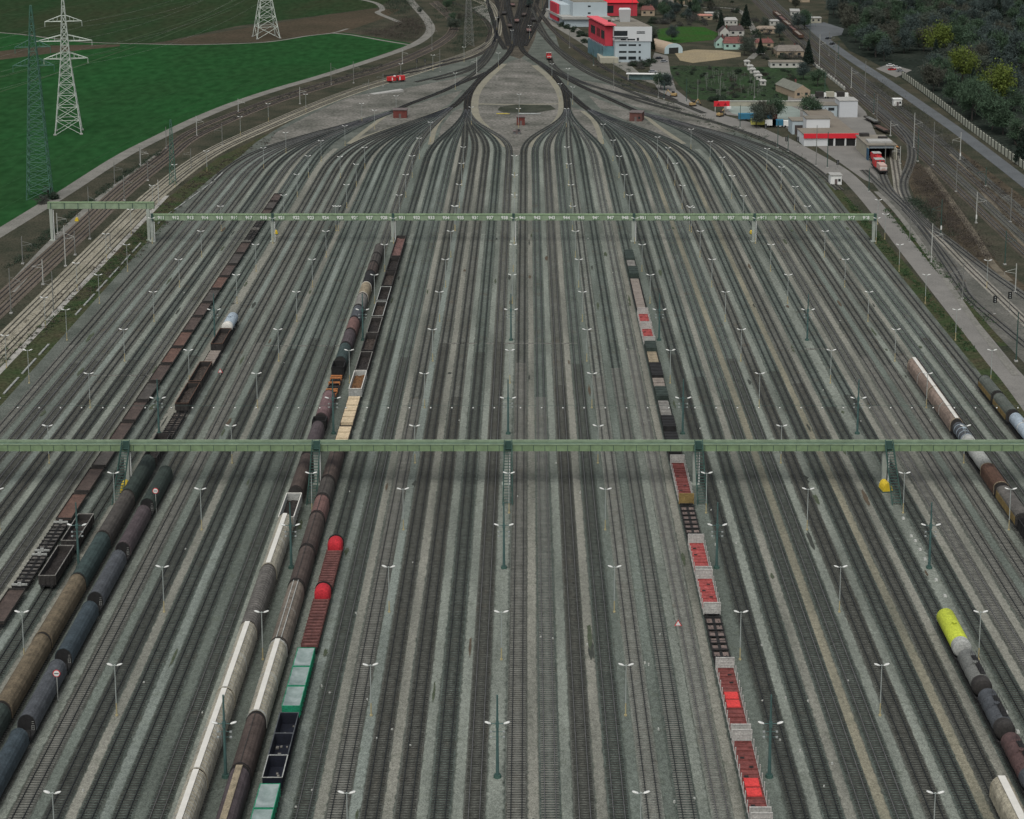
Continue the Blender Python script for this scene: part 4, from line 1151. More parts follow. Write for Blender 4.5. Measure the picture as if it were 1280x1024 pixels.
# --- train A
x = tr(1, 7); G = 'mixed covered train left of centre'
for a, c, m, lab, kw in [(511.6, 523, w_brown3, 'brown round-topped wagon at the far tip of the mixed covered train', {}), (501.4, 511.4, w_brown3, 'brown round-topped wagon, second from the far tip of the mixed covered train', dict(lines=2, linem=w_dark)),
                         (490.8, 501.2, w_brown, 'brown round-topped wagon directly behind the black one', dict(lines=2, linem=w_dark)), (478.4, 490.6, w_black, 'black round-topped wagon behind the tan one', {}),
                         (466.4, 478.2, w_tan, 'tan round-topped wagon with a white near end', dict(dark=w_white)), (454.4, 466.2, w_grey, 'brownish grey round-topped wagon below the tan one', {}), (443.2, 454.2, w_slate, 'slate blue round-topped wagon between grey and reddish ones', {}),
                         (432.2, 443.0, w_pink, 'reddish round-topped wagon below the slate blue one', {}), (420.4, 432.0, w_plum, 'purple-brown round-topped wagon behind the teal one', {}), (407.9, 420.2, w_teal, 'teal round-topped wagon above the orange racks', {})]:
    covered(x, a, c, lab, m, G, ze=2.3, zt=4.1, gap=.3, w=2.95, **kw)
gondola(x, 401.5, 407.7, 'short black open wagon between the teal wagon and the orange racks', w_black, G, h=3.3)
o = stakeflat(x, 384.4, 401.2, 'flat wagon carrying orange rack frames and coils', w_black, G, slats=6, slm=w_load)
for q, f in enumerate((-.42, -.28, -.20, .12, .34, .44)):
    y = f * 15.5; bb = MB().box(-1.35, 1.35, y - .22, y + .22, 1.9, 2.15)
    for s in (-1.25, 1.25): bb.box(s - .1, s + .1, y - .15, y + .15, 1.46, 1.9)
    bb.build('orange_rack', w_orange, o)
covered(x, 367.6, 384.0, 'faded mauve round-topped wagon below the orange racks', w_mauve, G, ze=2.3, zt=3.9, gap=.3)
gondola(x, 363.2, 367.4, 'short black end wagon below the mauve one', w_black, G, h=3.4)
covered(x, 344.5, 363.0, 'plum brown round-topped wagon just behind the near gantry', w_plum, G, ze=2.3, zt=4.1)
covered(x, 324.2, 344.2, 'dark brown round-topped wagon under the near gantry, above the white-rimmed open wagon', w_brown, G, ze=2.3, zt=4.0, gap=.9, dark=w_black)
gondola(x, 310.8, 323.8, 'open wagon with white rim and dark load behind the white-roofed wagon', w_lgrey, G, h=3.2, rim=w_white, load=w_load)
G = 'white-roofed hopper wagons on the left'
covered(x, 288.2, 310.6, 'cream hopper wagon with white roof strip, farthest of the white-roofed row', w_cream, G, ze=2.5, zt=4.3, strip=w_white, hoops=1, hoopm=w_lgrey, ribs=24, gap=.2, dark=w_cream)
covered(x, 266.0, 288.0, 'dark grey ribbed hopper wagon between two white-roofed wagons', w_dgrey, G, ze=2.5, zt=4.3, ribs=26, gap=.2, hoopm=w_grey, dark=w_dgrey)
for k, (a, c) in enumerate([(243.9, 265.8), (221.2, 243.7), (199, 221)]):
    covered(x, a, c, f'cream hopper wagon with white roof strip, {["first", "second", "third"][k]} below the dark ribbed hopper', w_cream, G, ze=2.5, zt=4.3, strip=w_white, hoops=1, hoopm=w_lgrey, ribs=24, gap=.12, dark=w_cream)
# --- train B
x = tr(2, 0); G = 'open wagon train left of centre'
gondola(x, 511.2, 538, 'long brown open wagon with pale load at the far tip of the open wagon train', w_dark, G, load=w_pink, lh=2.1)
for k, (a, c, rm) in enumerate([(494.2, 510.9, w_dark), (477.4, 494.0, w_dark), (461.8, 477.2, w_lgrey), (446.7, 461.6, w_lgrey), (431.6, 446.5, w_grey), (416.6, 431.4, w_dark), (400.8, 416.3, w_grey)]):
    gondola(x, a, c, f'dark rusty open wagon, {ORD[k + 1]} below the long brown one in the open wagon train', w_dark, G, rim=rm, load=w_coal if k % 2 else w_load)
gondola(x, 386.0, 400.5, 'white open wagon with orange-brown scrap inside', w_lgrey, G, h=3.15, rim=w_white, load=wm('orange_scrap', (0.12, 0.06, 0.025), var=.6, scale=1.6), lh=2.0)
boxload(x, 366.4, 385.6, 'flat wagon stacked with pale timber in cross bundles, farther of two', G, [(0, 1, 2.0, w_wood, 'timber_stack')], w_dark)
boxload(x, 349.0, 365.6, 'flat wagon stacked with pale timber, nearer one at the near gantry', G, [(0, 1, 2.0, w_wood, 'timber_stack')], w_dark)
G = 'brown and white covered train left of centre'
for a, c, m, lab, kw in [(330.3, 348.6, w_brown, 'dark brown covered wagon emerging under the near gantry', dict(lines=1)), (320.9, 330.1, w_brown3, 'short grey-brown wagon with open domed top', dict(lines=1)), (312.2, 320.7, w_pink, 'short reddish-brown domed wagon', dict(lines=1)),
                         (296.9, 312.0, w_brown, 'dark brown covered wagon beside the red-hooded wagons, farther of two', dict(lines=1)), (282.2, 296.7, w_brown, 'dark brown covered wagon beside the red-hooded wagons, nearer of two', dict(lines=1)),
                         (260.3, 282.0, wm('wagon_lighttan', (0.135, 0.115, 0.092)), 'light brown covered wagon with two white lines along the roof', dict(lines=2, linem=w_lgrey, hoops=1, hoopm=w_grey)),
                         (237.2, 260.1, w_cream, 'cream hopper wagon with white roof strip beside the green containers', dict(strip=w_white, hoops=1, hoopm=w_lgrey, ribs=24, dark=w_lgrey)),
                         (222.6, 237.0, w_brown, 'brown covered wagon beside the navy containers', dict(lines=1)), (204, 222.4, w_plum, 'plum covered wagon with a tan strip at the bottom edge', dict(strip=w_tan, stripw=.9))]:
    covered(x, a, c, lab, m, G, ze=2.5, zt=4.15, gap=.2, **kw)
# --- train C
x = tr(2, 1); G = 'red-hooded coil wagons'
coilwagon(x, 284.0, 303.2, 'coil wagon with bright red hood and maroon cradles, farther of two', G)
coilwagon(x, 261.6, 283.2, 'coil wagon with bright red hood and maroon cradles, next to the green containers', G)
G = 'bulk container wagons'
bins(x, 239.8, 259.6, 'three bright green bulk containers with grey tarpaulins on a wagon, behind the navy ones', w_green, G)
bins(x, 220.4, 239.4, 'three navy open containers with scrap on a wagon', w_navy, G, cover=False, h=3.0)
bins(x, 200.5, 220.0, 'three green tarpaulined containers on a wagon at the bottom edge', w_green, G)
# --- train R
x = tr(3, 7); G = 'stake and flat wagon train right of centre'
BB = 'bulkhead_box'
boxload(x, 491.8, 522, 'dark green flat with two end boxes, far tip of the right-hand stake wagon train', G, [(.62, 1, 2.5, w_dkgreen, BB), (.30, .62, 2.0, w_grey, 'load'), (0, .30, 2.6, w_dkgreen, BB)])
boxload(x, 459.6, 491.4, 'long flat wagon with a tan deck and one pale pole', G, [(0, 1, 1.5, w_woodg, 'load')], w_black)
gabled(x, 440.7, 454.5, 'short stake wagon with pale end walls and pink floor, far one above another', G, bays=4, pinkfloor=w_pinkred)
gabled(x, 427.2, 440.5, 'short stake wagon with pale end walls and pink floor, just behind the black bulkhead', G, bays=4, pinkfloor=w_pinkred)
boxload(x, 409.8, 426.8, 'flat wagon with a black bulkhead box and tan load below the pink floors', G, [(.62, 1, 2.6, w_dkgreen, BB), (0, .60, 1.7, w_tan, 'load')])
boxload(x, 383.4, 409.4, 'flat wagon with black boxes at both ends and grey timber between', G, [(.60, 1, 2.5, w_black, BB), (.28, .60, 1.9, w_woodg, 'timber_stack'), (0, .28, 2.4, w_dkgreen, BB)])
boxload(x, 362.4, 383.0, 'flat wagon with mossy tan load and a black box at its near end', G, [(.38, 1, 1.8, w_grey, 'load'), (0, .38, 2.6, w_black, BB)])
boxload(x, 345.6, 362.0, 'black flat wagon half hidden behind the near gantry', G, [(.5, 1, 2.0, w_black, BB), (.2, .45, 1.9, w_black, 'load')], w_black)
gabled(x, 322.6, 344.4, 'stake wagon with red floor and rusty yellow near end, just below the near gantry', G, bays=8, rust_end=True)
stakeflat(x, 305.4, 322.0, 'black skeleton flat wagon with brown panels, upper one between red-floored wagons', w_black, G, slats=7, slm=wm('panel_brown', (0.13, 0.10, 0.088)))
gabled(x, 288.9, 303.9, 'short red-floored stake wagon with pale end walls, upper one of a pair', G, bays=5, pinkfloor=w_pinkred)
gabled(x, 274.6, 288.6, 'short red-floored stake wagon with pale end walls, lower one of a pair', G, bays=5, pinkfloor=w_pinkred)
stakeflat(x, 256.4, 274.2, 'black skeleton flat wagon with brown panels, lower one between red-floored wagons', w_black, G, slats=7, slm=wm('panel_brown', (0.13, 0.10, 0.088)))
gabled(x, 234.6, 256.0, 'long red-floored stake wagon with two bright red bundles in its middle', G, bright=(3, 4), bays=8)
gabled(x, 213.0, 234.0, 'long red-floored stake wagon with one large bright red bundle', G, bright=(2, 3), bays=8)
gabled(x, 192, 212.6, 'stake wagon with pale end wall at the bottom edge', G, bays=8)
# --- right-hand wagons
x = tr(5, 4); G = 'mixed train at the right edge'
for k, (a, c) in enumerate([(385.2, 407), (363.4, 385)]):
    covered(x, a, c, f'tan hopper wagon with white roof strip near the paved road, {["farther", "nearer"][k]} of two', wm('wagon_pinktan', (0.20, 0.155, 0.125)), G, ze=2.5, zt=4.2, strip=w_white, hoops=1, hoopm=w_lgrey, gap=.15, dark=w_tan)
tank(x, 351.5, 363.0, 'blue grey tank wagon between the tan hoppers and the near gantry', w_slate, G, bandm=w_blue, bands=4, endm=w_lgrey)
tank(x, 338.5, 351.0, 'pale grey tank wagon partly hidden behind the near gantry', w_lgrey, G)
covered(x, 326.8, 338.2, 'brown ribbed wagon with tan near end emerging under the near gantry', w_rust, G, ze=2.9, zt=3.9, ribs=16, dark=w_tan, hoopm=w_brown2)
covered(x, 311.2, 326.5, 'dark covered wagon with graffiti-coloured side panels at the right edge', w_dgrey, G, ze=3.0, zt=3.8, side=w_ysteel, dark=w_black)
gondola(x, 295.5, 310.8, 'black open mesh wagon at the right edge', w_black, G, h=3.4)
x = tr(5, 7); G = 'train beside the paved road'
covered(x, 382.2, 394.8, 'mossy grey wagon with yellow-brown side beside the paved road, farther of two', w_dkgreen if False else wm('wagon_mossgrey', (0.075, 0.085, 0.072)), G, ze=2.7, zt=4.0, side=w_ysteel)
covered(x, 369.4, 382.0, 'mossy grey wagon with yellow-brown side beside the paved road, next to the pale blue tank', wm('wagon_mossgrey', (0.075, 0.085, 0.072)), G, ze=2.7, zt=4.0, side=w_ysteel)
tank(x, 347, 369, 'pale blue tank wagon beside the paved road', w_blue, G, walkway=w_lgrey, bandm=w_white)
x = tr(4, 7); G = 'tank wagon train at the lower right'
tank(x, 258.4, 272.2, 'bright lime yellow tank wagon at the head of the tank train', w_lime, G, r=1.5, zc=2.65, endm=w_lgrey, bands=0)
for a, c, m, lab, em in [(245.8, 258.0, w_steel, 'grey tank wagon with dark walkway behind the lime yellow tank', w_dark), (233.0, 245.4, w_slate, 'bluish grey tank wagon with dark near ring', w_dark), (219.6, 232.6, w_maroon, 'maroon tank wagon at the right edge', w_slate), (206.4, 219.2, w_maroon, 'dark maroon tank wagon in the lower right corner', w_dark)]:
    tank(x, a, c, lab, m, G, r=1.45, walkway=w_black, endm=em, bands=3)
covered(tr(4, 6), 197, 219.4, 'cream ribbed hopper wagon with white roof in the lower right corner', w_cream, 'white-roofed hopper wagons on the right', ze=2.6, zt=4.25, strip=w_white, ribs=26, stripw=1.0, gap=.1, dark=w_cream)
# ------------------------------------------------------------------ pylons and catenary masts
m_pyl = mat('pale_pylon_steel', (0.42, 0.46, 0.41), var=0.12, rough=0.6)
m_pylg = mat('green_pylon_steel', (0.058, 0.135, 0.100), var=0.2, rough=0.6)
m_cat = mat('weathered_mast_steel', (0.16, 0.165, 0.15), var=0.2, rough=0.6)
m_catp = mat('pale_mast', (0.36, 0.37, 0.34), var=0.15, rough=0.6)
m_conc = mat('concrete', (0.30, 0.30, 0.28), var=0.15)

def pylon(x, y, label, m, H, levels, base, waist, wz, arms, rz, w=.22, foot=True, top=.25):
    """lattice tower: square section, half-width base at 0, waist at wz, top at H; arms [(z, left, right)]"""
    o = thing('lattice_pylon', label, 'pylon', (x, y, 0), rz, 'electricity pylons')
    def hw(z): return base + (waist - base) * z / wz if z < wz else waist + (top - waist) * (z - wz) / (H - wz)
    def cor(z):
        a = hw(z); return [(-a, -a, z), (a, -a, z), (a, a, z), (-a, a, z)]
    b = MB(); c = MB()
    for k in range(len(levels) - 1):
        A, B = cor(levels[k]), cor(levels[k + 1])
        for i in range(4):
            j = (i + 1) % 4
            b.bar(A[i], B[i], w)
            c.bar(A[i], B[j], w * .6); c.bar(A[j], B[i], w * .6); c.bar(B[i], B[j], w * .6)
    b.build('leg_angles', m, o); c.build('bracing', m, o)
    for (z, l, r) in arms:
        a = hw(z); d = MB()
        for s, L in ((-1, l), (1, r)):
            tip = (s * L, 0, z); up = z + 2.6
            for yy in (-a, a):
                d.bar((s * a, yy, z), tip, w * .8); d.bar((s * hw(up), yy * hw(up) / a, up), tip, w * .7)
                for q in (.25, .5, .75):
                    p = (s * (a + (L - a) * q), yy * (1 - q), z); t2 = (s * (hw(up) + (L - hw(up)) * q), yy * (1 - q), up + (z - up) * q); d.bar(p, t2, w * .45)
            d.tube((s * L, 0, z), (s * L, 0, z - 2.2), .12, n=5)
        d.build('crossarm', m, o)
    if foot:
        f = MB()
        for p in cor(0): f.box(p[0] - .6, p[0] + .6, p[1] - .6, p[1] + .6, -.1, .5)
        f.build('footing', m_conc, o)
    return o
def lv(z0, z1, n, p=1.0): return [z0 + (z1 - z0) * (k / n) ** p for k in range(n + 1)]
x, y = P(86, 166)
PYA = (x, y)
pylon(x, y, 'pale grey lattice pylon with three crossarms standing in the green field', m_pyl, 59, [0, 6, 11.5, 16.5, 21, 25, 28.5, 31.5, 34.5, 37.5, 40.5, 43.5, 46.5, 50, 54, 59], 5.4, 1.9, 31.5, [(31.8, 8.8, 9.2), (39.3, 11.8, 11.2), (47.6, 7.7, 7.4)], R(12), w=.27)
x, y = P(50, 247)
pylon(x, y, 'tall slim dark green lattice pylon at the field edge, left of the pale one', m_pylg, 68, lv(0, 46, 16, .9) + [49, 52, 55, 58, 61, 64, 68], 4.1, 1.7, 46, [(47, 7, 7), (53.5, 6, 6)], R(8), w=.20, foot=False)
x, y = P(333, 47)
pylon(x, y, 'pale grey lattice pylon at the brown ploughed strip near the top edge', m_pyl, 60, [0, 7, 13, 18.5, 23, 27, 31, 35, 40, 45, 52, 60], 7.0, 1.9, 33, [(34, 9, 9), (42, 11, 11), (50, 8, 8)], R(20), w=.34)
x, y = P(586, 58)
pylon(x, y, 'faint slim lattice pylon among the bushes near the yard throat', m_cat, 42, lv(0, 40, 11) + [42], 2.6, .7, 38, [(34, 4.5, 4.5), (39, 3.5, 3.5)], R(15), w=.16, foot=False)
x, y = P(216, 231)
pylon(x, y, 'slim dark green lattice mast beside the pale main line tracks', m_pylg, 24, lv(0, 22, 9) + [24], 1.2, .35, 22, [], R(10), w=.14, foot=False)
# conductors of the field power line
lines = thing('power_line', 'thin sagging conductors of the pylon line crossing the fields', 'power line')
xb_, yb_ = P(333, 47)
for kz, (z, ofs) in enumerate([(29.6, 9), (29.6, -9), (37, 11.4), (37, -11.6), (45.4, 7.5), (45.4, -7.5)]):
    b = MB(); pts = []
    for (ax, ay), (bx, by) in (((PYA[0] - 150, PYA[1] - 330), PYA), (PYA, (xb_, yb_))):
        for q in range(13):
            t_ = q / 12; pts.append((ax + (bx - ax) * t_ + ofs, ay + (by - ay) * t_, z - 26 * t_ * (1 - t_)))
    for p_, q_ in zip(pts[:-1], pts[1:]):
        if np.linalg.norm(np.subtract(p_, q_)) > .5: b.tube(p_, q_, .03, n=3, caps=False)
    b.build('conductor', m_cat, lines)

def catmast(u, vt, vb, label, group, m, arm=0, r=.17, white=False):
    x, y = P(u, vb)
    h = 8.0
    for _ in range(30):
        hh = 3 + 0.25 * _ * 2
        if proj(x, y, hh)[1] <= vt: break
    h = min(max(hh, 4.0), 17)
    o = thing('catenary_mast', label, 'catenary mast', (x, y, 0), 0, group)
    MB().tube((0, 0, 0), (0, 0, h), r, r * .75, 6).build('mast', m, o)
    MB().box(-.4, .4, -.4, .4, 0, .35).build('footing', m_conc, o)
    if arm:
        b = MB(); b.tube((0, 0, h * .82), (arm, 0, h * .72), .05, n=4); b.tube((0, 0, h * .66), (arm, 0, h * .72), .05, n=4); b.tube((arm, 0, h * .72), (arm, 0, h * .60), .04, n=4)
        b.build('cantilever', m, o)
    if white: MB().box(-.22, .22, -.24, -.19, 1.5, 2.9).build('number_board', m_white, o)
    return o
left_m = [(28.5, 296, 330, 1), (82, 282, 333, 1), (112.5, 230, 299, 1), (143.5, 205, 232, 1), (176, 187, 208, 1), (155.5, 221, 251, 1), (185, 202, 226, 1), (198.5, 226, 257, -1), (138, 292, 311, -1), (94, 290, 319, -1),
          (72, 267, 293, 1), (14, 338, 392, 1), (67, 340, 391, -1), (54, 325, 356, -1), (175, 185, 206, 1), (208, 160, 186, 1), (246, 146, 170, 1), (278, 155, 182, -1), (239, 186, 210, -1), (298, 124, 140, 1), (414, 79, 106, 1), (442, 78, 104, 1), (503, 62, 80, 1), (479, 92, 108, -1), (550, 62, 90, -1), (596, 72, 92, -1), (540, 30, 62, 1), (461, 100, 120, -1), (375, 110, 130, 1)]
for q, (u, a, b_, s) in enumerate(left_m):
    catmast(u, a, b_, f'slim catenary mast beside the left main lines, {ORD[q % 20 + 1]} of the {"nearer" if q < 20 else "farther"} ones', 'catenary masts on the left', [m_cat, m_catp][q % 3 == 1], arm=3.0 * s)
right_m = [(1166, 142, 207, 1), (1142, 142, 185, 1), (1147, 162, 202, 1), (1195, 200, 240, 1), (1200, 167, 200, -1), (1232, 210, 233, -1), (1263, 236, 278, -1), (1220, 241, 279, 1), (1256, 289, 331, 1), (1081, 75, 120, 1), (1024, 12, 82, 1),
           (1012, 8, 55, 1), (1044, 50, 96, 1), (1064, 85, 110, 1), (1092, 118, 143, 1), (1096, 118, 150, -1), (1113, 152, 170, 1), (1176, 250, 293, -1), (1137, 274, 303, 1), (1164, 281, 328, 1), (1270, 393, 452, 1), (1203, 329, 374, -1), (1269, 330, 366, -1), (1048, 52, 75, -1), (1036, 40, 70, 1), (1125, 183, 205, -1),
           (1020, 157, 208, 0), (1034, 165, 210, 0), (872, 100, 128, 0), (858, 99, 128, 0), (900, 95, 120, 0), (925, 132, 160, 0), (942, 120, 140, 0), (972, 152, 185, 0), (943, 97, 122, 0), (1031, 92, 118, 0), (767, 75, 112, 0), (742, 62, 82, 0), (712, 38, 60, 0), (678, 0, 13, 0), (609, 0, 14, 0), (790, 0, 26, 0), (823, 100, 122, 0), (830, 105, 124, 0), (1106, 180, 216, 0), (1086, 212, 240, 0), (955, 128, 150, 0), (985, 170, 190, 0)]
for q, (u, a, b_, s) in enumerate(right_m):
    catmast(u, a, b_, f'slim mast {"beside the right-hand main lines" if s else "near the depot and offices"}, {ORD[q % 20 + 1]} {"counted from the workshop" if q < 20 else "in the second series" if q < 40 else "in the third series"}', 'masts on the right', [m_cat, m_catp, m_gdk][q % 3 if s else 2 if q % 2 else 0], arm=3.2 * s, white=q in (4, 7, 17))

# ------------------------------------------------------------------ signals and small lineside things
def signal(u, v, vt, label):
    x, y = P(u, v)
    o = thing('colour_light_signal', label, 'railway signal', (x, y, 0), 0, 'railway signals')
    h = max(3.5, min(8, (v - vt) / (proj(x, y, 0)[1] - proj(x, y, 1)[1])))
    MB().tube((0, 0, 0), (0, 0, h), .09, .07, 6).build('post', m_cat, o)
    hd = MB().box(-.5, .5, -.12, .12, h - 1.9, h).build('head', m_black, o)
    b = MB()
    for k in range(3): b.tube((0, -.13, h - .4 - .55 * k), (0, -.2, h - .4 - .55 * k), .16, .16, 8)
    b.build('lens', m_gal, hd)
    b = MB().box(-.3, .3, -.3, .3, 0, .3); b.build('footing', m_conc, o)
for u, v, vt, lab in [(1243, 393, 370, 'black-headed signal beside the pale right-hand siding'), (1261.5, 390, 365, 'black-headed signal on the right, farther from the road'), (521, 88, 74, 'dark signal behind the red railcar, left of two'), (531.5, 89, 74, 'dark signal behind the red railcar, right of two'),
                      (983, 182, 171, 'small dark signal on the depot apron, left of two'), (997, 184, 171, 'small dark signal on the depot apron, right of two'), (1047, 212, 200, 'small dark signal near the white hut'), (957, 165, 158, 'small dark signal beside the depot road')]:
    signal(u, v, vt, lab)
m_redp = mat('red_paint', (0.50, 0.02, 0.025), var=.08, rough=.5)
def roundsign(u, vt, v, label, tri=False):
    x, y = P(u, v)
    o = thing('warning_sign', label, 'sign', (x, y, 0), 0, 'red-rimmed signs')
    h = max(1.4, (v - vt) / (proj(x, y, 0)[1] - proj(x, y, 1)[1]))
    MB().tube((0, 0, 0), (0, 0, h), .06, .05, 6).build('post', m_catp, o)
    if not tri:
        MB().tube((0, -.07, h - .1), (0, -.03, h - .1), .58, .58, 16).build('rim', m_redp, o)
        MB().tube((0, -.10, h - .1), (0, -.072, h - .1), .46, .46, 16).build('face', m_white, o)
        MB().box(-.34, .34, -.12, -.102, h - .16, h - .04).build('bar', m_black, o)
    else:
        MB().hexa([(-.62, -.07, h - .6), (.62, -.07, h - .6), (0, -.07, h + .5)], [(-.62, -.03, h - .6), (.62, -.03, h - .6), (0, -.03, h + .5)]).build('rim', m_redp, o)
        MB().hexa([(-.44, -.10, h - .49), (.44, -.10, h - .49), (0, -.10, h + .27)], [(-.44, -.073, h - .49), (.44, -.073, h - .49), (0, -.073, h + .27)]).build('face', m_white, o)
roundsign(195.5, 613, 642, 'round red-rimmed sign on a post beside the dark tank wagons, farther one')
roundsign(72.5, 841, 876, 'round red-rimmed sign on a post beside the dark tank wagons, nearer one')
roundsign(847.5, 783, 788, 'small triangular red-rimmed sign low on the gravel left of the black skeleton flat', tri=True)
roundsign(275.5, 464, 470, 'small triangular sign low on the gravel right of the dark open wagons', tri=True)
# pale marker blocks scattered along the sidings
mk = None; r = random.Random(21)
spots = [(412, 868), (402, 859), (471, 925), (459, 876), (490, 914), (513, 934), (445, 768), (516, 705), (437, 616), (691, 800), (734, 807), (811, 832), (823, 913), (868, 1000), (843, 1004), (676, 798), (825, 795), (806, 830), (953, 878), (982, 874), (1010, 878), (894, 682), (920, 680), (889, 639), (901, 604), (952, 808),
         (1060, 853), (1030, 985), (1040, 956), (975, 927), (1000, 940), (695, 580), (647, 622), (725, 617), (560, 560), (455, 527), (574, 527), (811, 527), (1076, 528), (875, 537), (1029, 489), (1041, 485), (1120, 530), (1163, 527), (355, 455), (312, 455), (484, 372), (357, 287), (735, 299), (766, 342), (784, 438), (1050, 402), (370, 1011), (104, 990), (337, 528), (232, 688), (253, 893), (390, 990), (180, 855), (220, 520), (245, 330), (230, 367), (227, 437)]
for u, v in spots:
    x, y = P(u, v)
    if mk is None:
        mk = MB().hexa([(-.17, -.12, 0), (.17, -.12, 0), (.17, .12, 0), (-.17, .12, 0)], [(-.12, -.08, .34), (.12, -.08, .34), (.12, .08, .34), (-.12, .08, .34)]).build('marker_block', m_catp); o = mk
    else: o = mk.copy(); COL.objects.link(o)
    o.location = (x, y, .05); o.rotation_euler = (0, 0, r.uniform(0, 3))
    tag(o, 'tiny white marker block lying on the gravel between sidings', 'marker block', 'white marker blocks on the gravel')
# white blocks along the gap beside the lime tank
for q, (u, v) in enumerate([(1129, 649), (1139, 671), (1150, 688), (1156, 700), (1170, 726), (1181, 746), (1144, 677), (1258, 892), (1272, 916)]):
    x, y = P(u, v); o = mk.copy(); COL.objects.link(o); o.location = (x, y, .05); o.scale = (1.6, 3.0, 1.0); o.rotation_euler = (0, 0, .1)
    tag(o, 'white kerb-like block in the row leading to the lime yellow tank', 'marker block', 'white blocks leading to the lime tank')
# cable trough lids along the left verge
b = MB()
tr_ = px([(281, 214), (268, 226), (250, 240), (232, 253)]) + [(-121.6, y) for y in range(575, 330, -12)]
tc_ = smooth(tr_, 3.0)
for k in range(0, len(tc_) - 1):
    if (k * 7) % 5 == 0 or (k // 9) % 4 == 3: continue
    (ax, ay), (bx, by) = tc_[k], tc_[k + 1]
    b.hexa([(ax - .25, ay, .05), (ax + .25, ay, .05), (bx + .25, by, .05), (bx - .25, by, .05)], [(ax - .25, ay, .3), (ax + .25, ay, .3), (bx + .25, by, .3), (bx - .25, by, .3)])
tag(b.build('cable_trough', mat('trough_concrete', (0.24, 0.25, 0.235), var=.3, coord=W)), 'broken line of pale cable trough lids along the weedy verge at the left yard edge', 'cable trough')

# ------------------------------------------------------------------ huts and rail vehicles in the fan
m_hut = mat('red_brick_hut', (0.12, 0.036, 0.030), var=.25); m_hroof = mat('hut_roof', (0.12, 0.10, 0.095), var=.2); m_glass = mat('dark_glass', (0.02, 0.025, 0.028), rough=.2, spec=.6)
def hut(u, v, w, d, h, label, m, rz=0, roof=m_hroof, name='lineside_hut', cat='hut'):
    x, y = P(u, v)
    o = thing(name, label, cat, (x, y + d / 2, 0), rz)
    MB().box(-w / 2, w / 2, -d / 2, d / 2, 0, h).build('wall', m, o)
    MB().box(-w / 2 - .25, w / 2 + .25, -d / 2 - .25, d / 2 + .25, h + .002, h + .28).build('roof', roof, o)
    MB().box(-.5, .5, -d / 2 - .05, -d / 2 - .005, 0, 2.1).build('door', m_hroof, o)
    if m not in (m_hut,): MB().box(w * .3 - .45, w * .3 + .45, -d / 2 - .05, -d / 2 - .005, 1.2, 2.2).build('window', m_glass, o)
    return o
hut(500, 148, 6, 5, 3.6, 'small red hut on the gravel left of the track fan', m_hut)
hut(796.5, 152, 5.5, 6, 3.8, 'brown-red hut on the gravel right of the track fan', mat('brown_brick', (0.11, 0.05, 0.042), var=.2), rz=-.25)
hut(651, 157, 3.6, 4, 3.6, 'small red hut in the middle of the gravel island', m_hut)
hut(646, 168, 3, 2.4, 1.2, 'low grey cabinet on the gravel island below the small red hut', mat('cabinet_grey', (0.12, 0.125, 0.125)), name='equipment_cabinet', cat='cabinet')
hut(1045, 231, 4.0, 4.5, 3.4, 'white lineside hut between the sidings and the service road', m_white, roof=m_conc)
hut(1122, 133, 3.8, 3, 3.2, 'small white hut beside the right-hand main lines', m_white, roof=m_white)
b = MB()
x, y = P(640, 143)
o = thing('pipe_stack', 'yellow and grey pipes stacked on dark grass on the gravel island', 'pipe stack', (x, y, 0))
MB().tube((-7, 0, .25), (-1, 0, .25), .2).tube((-7, .6, .25), (-2, .6, .25), .2).build('yellow_pipes', mat('dull_yellow', (0.34, 0.27, 0.06)), o); MB().tube((3, -.5, .3), (13, -.5, .3), .25).tube((3, .2, .3), (11, .2, .3), .25).build('grey_pipes', m_gal, o)
flat_poly('weed_patch', px([(625, 134), (645, 131), (688, 132), (695, 137), (670, 141), (630, 141), (622, 138)]), 0.072, mat('dark_stained_gravel', (0.062, 0.066, 0.052), c2=(0.028, 0.034, 0.026), scale=0.12, fine=0.4, coord=W))

def loco(u, v, rz, label, L, m, cab=(.3, .5), name='shunting_locomotive', hood=2.9, hm=None):
    x, y = P(u, v)
    o = thing(name, label, 'locomotive', (x, y + L / 2 * cos(rz), 0), rz)
    running_gear(o, L, 2.5)
    y0, y1 = -L / 2 + L * cab[0], -L / 2 + L * cab[1]
    MB().box(-1.4, 1.4, -L / 2, L / 2, 1.26, 1.45).build('footplate', w_dark, o)
    MB().box(-1.05, 1.05, -L / 2 + .5, y0 - .01, 1.452, hood).build('hood', hm or m, o)
    MB().box(-.95, .95, y1 + .01, L / 2 - .5, 1.452, hood - .2).build('rear_hood', m, o)
    cb = MB().box(-1.35, 1.35, y0, y1, 1.452, 3.9).build('cab', m, o)
    MB().box(-1.45, 1.45, y0 - .15, y1 + .15, 3.902, 4.05).build('cab_roof', w_lgrey, o)
    for s in (-1, 1):
        MB().box(s * .66 - .45, s * .66 + .45, y0 - .05, y0 - .006, 2.7, 3.6).build('window', m_glass, cb)
        MB().box(s * .8 - .16, s * .8 + .16, -L / 2 + .42, -L / 2 + .495, 1.8, 2.1).build('headlight', m_white, o)
    MB().box(-1.06, 1.06, -L / 2 + .42, -L / 2 + .49, 2.2, 2.45).build('stripe', m_white, o)
    return o
w_locored = mat('locomotive_red', (0.46, 0.028, 0.030), var=.12, rough=.5)
loco(686, 76, .05, 'red shunting engine waiting on the track at the yard throat', 10, w_locored)
o = loco(1104, 219, .02, 'bright red engine with pale front standing at the workshop door', 15, w_locored, cab=(.45, .7), hood=3.2, hm=mat('pale_nose', (0.42, 0.30, 0.26), var=.2)); o.scale = (1.25, 1, 1.15)
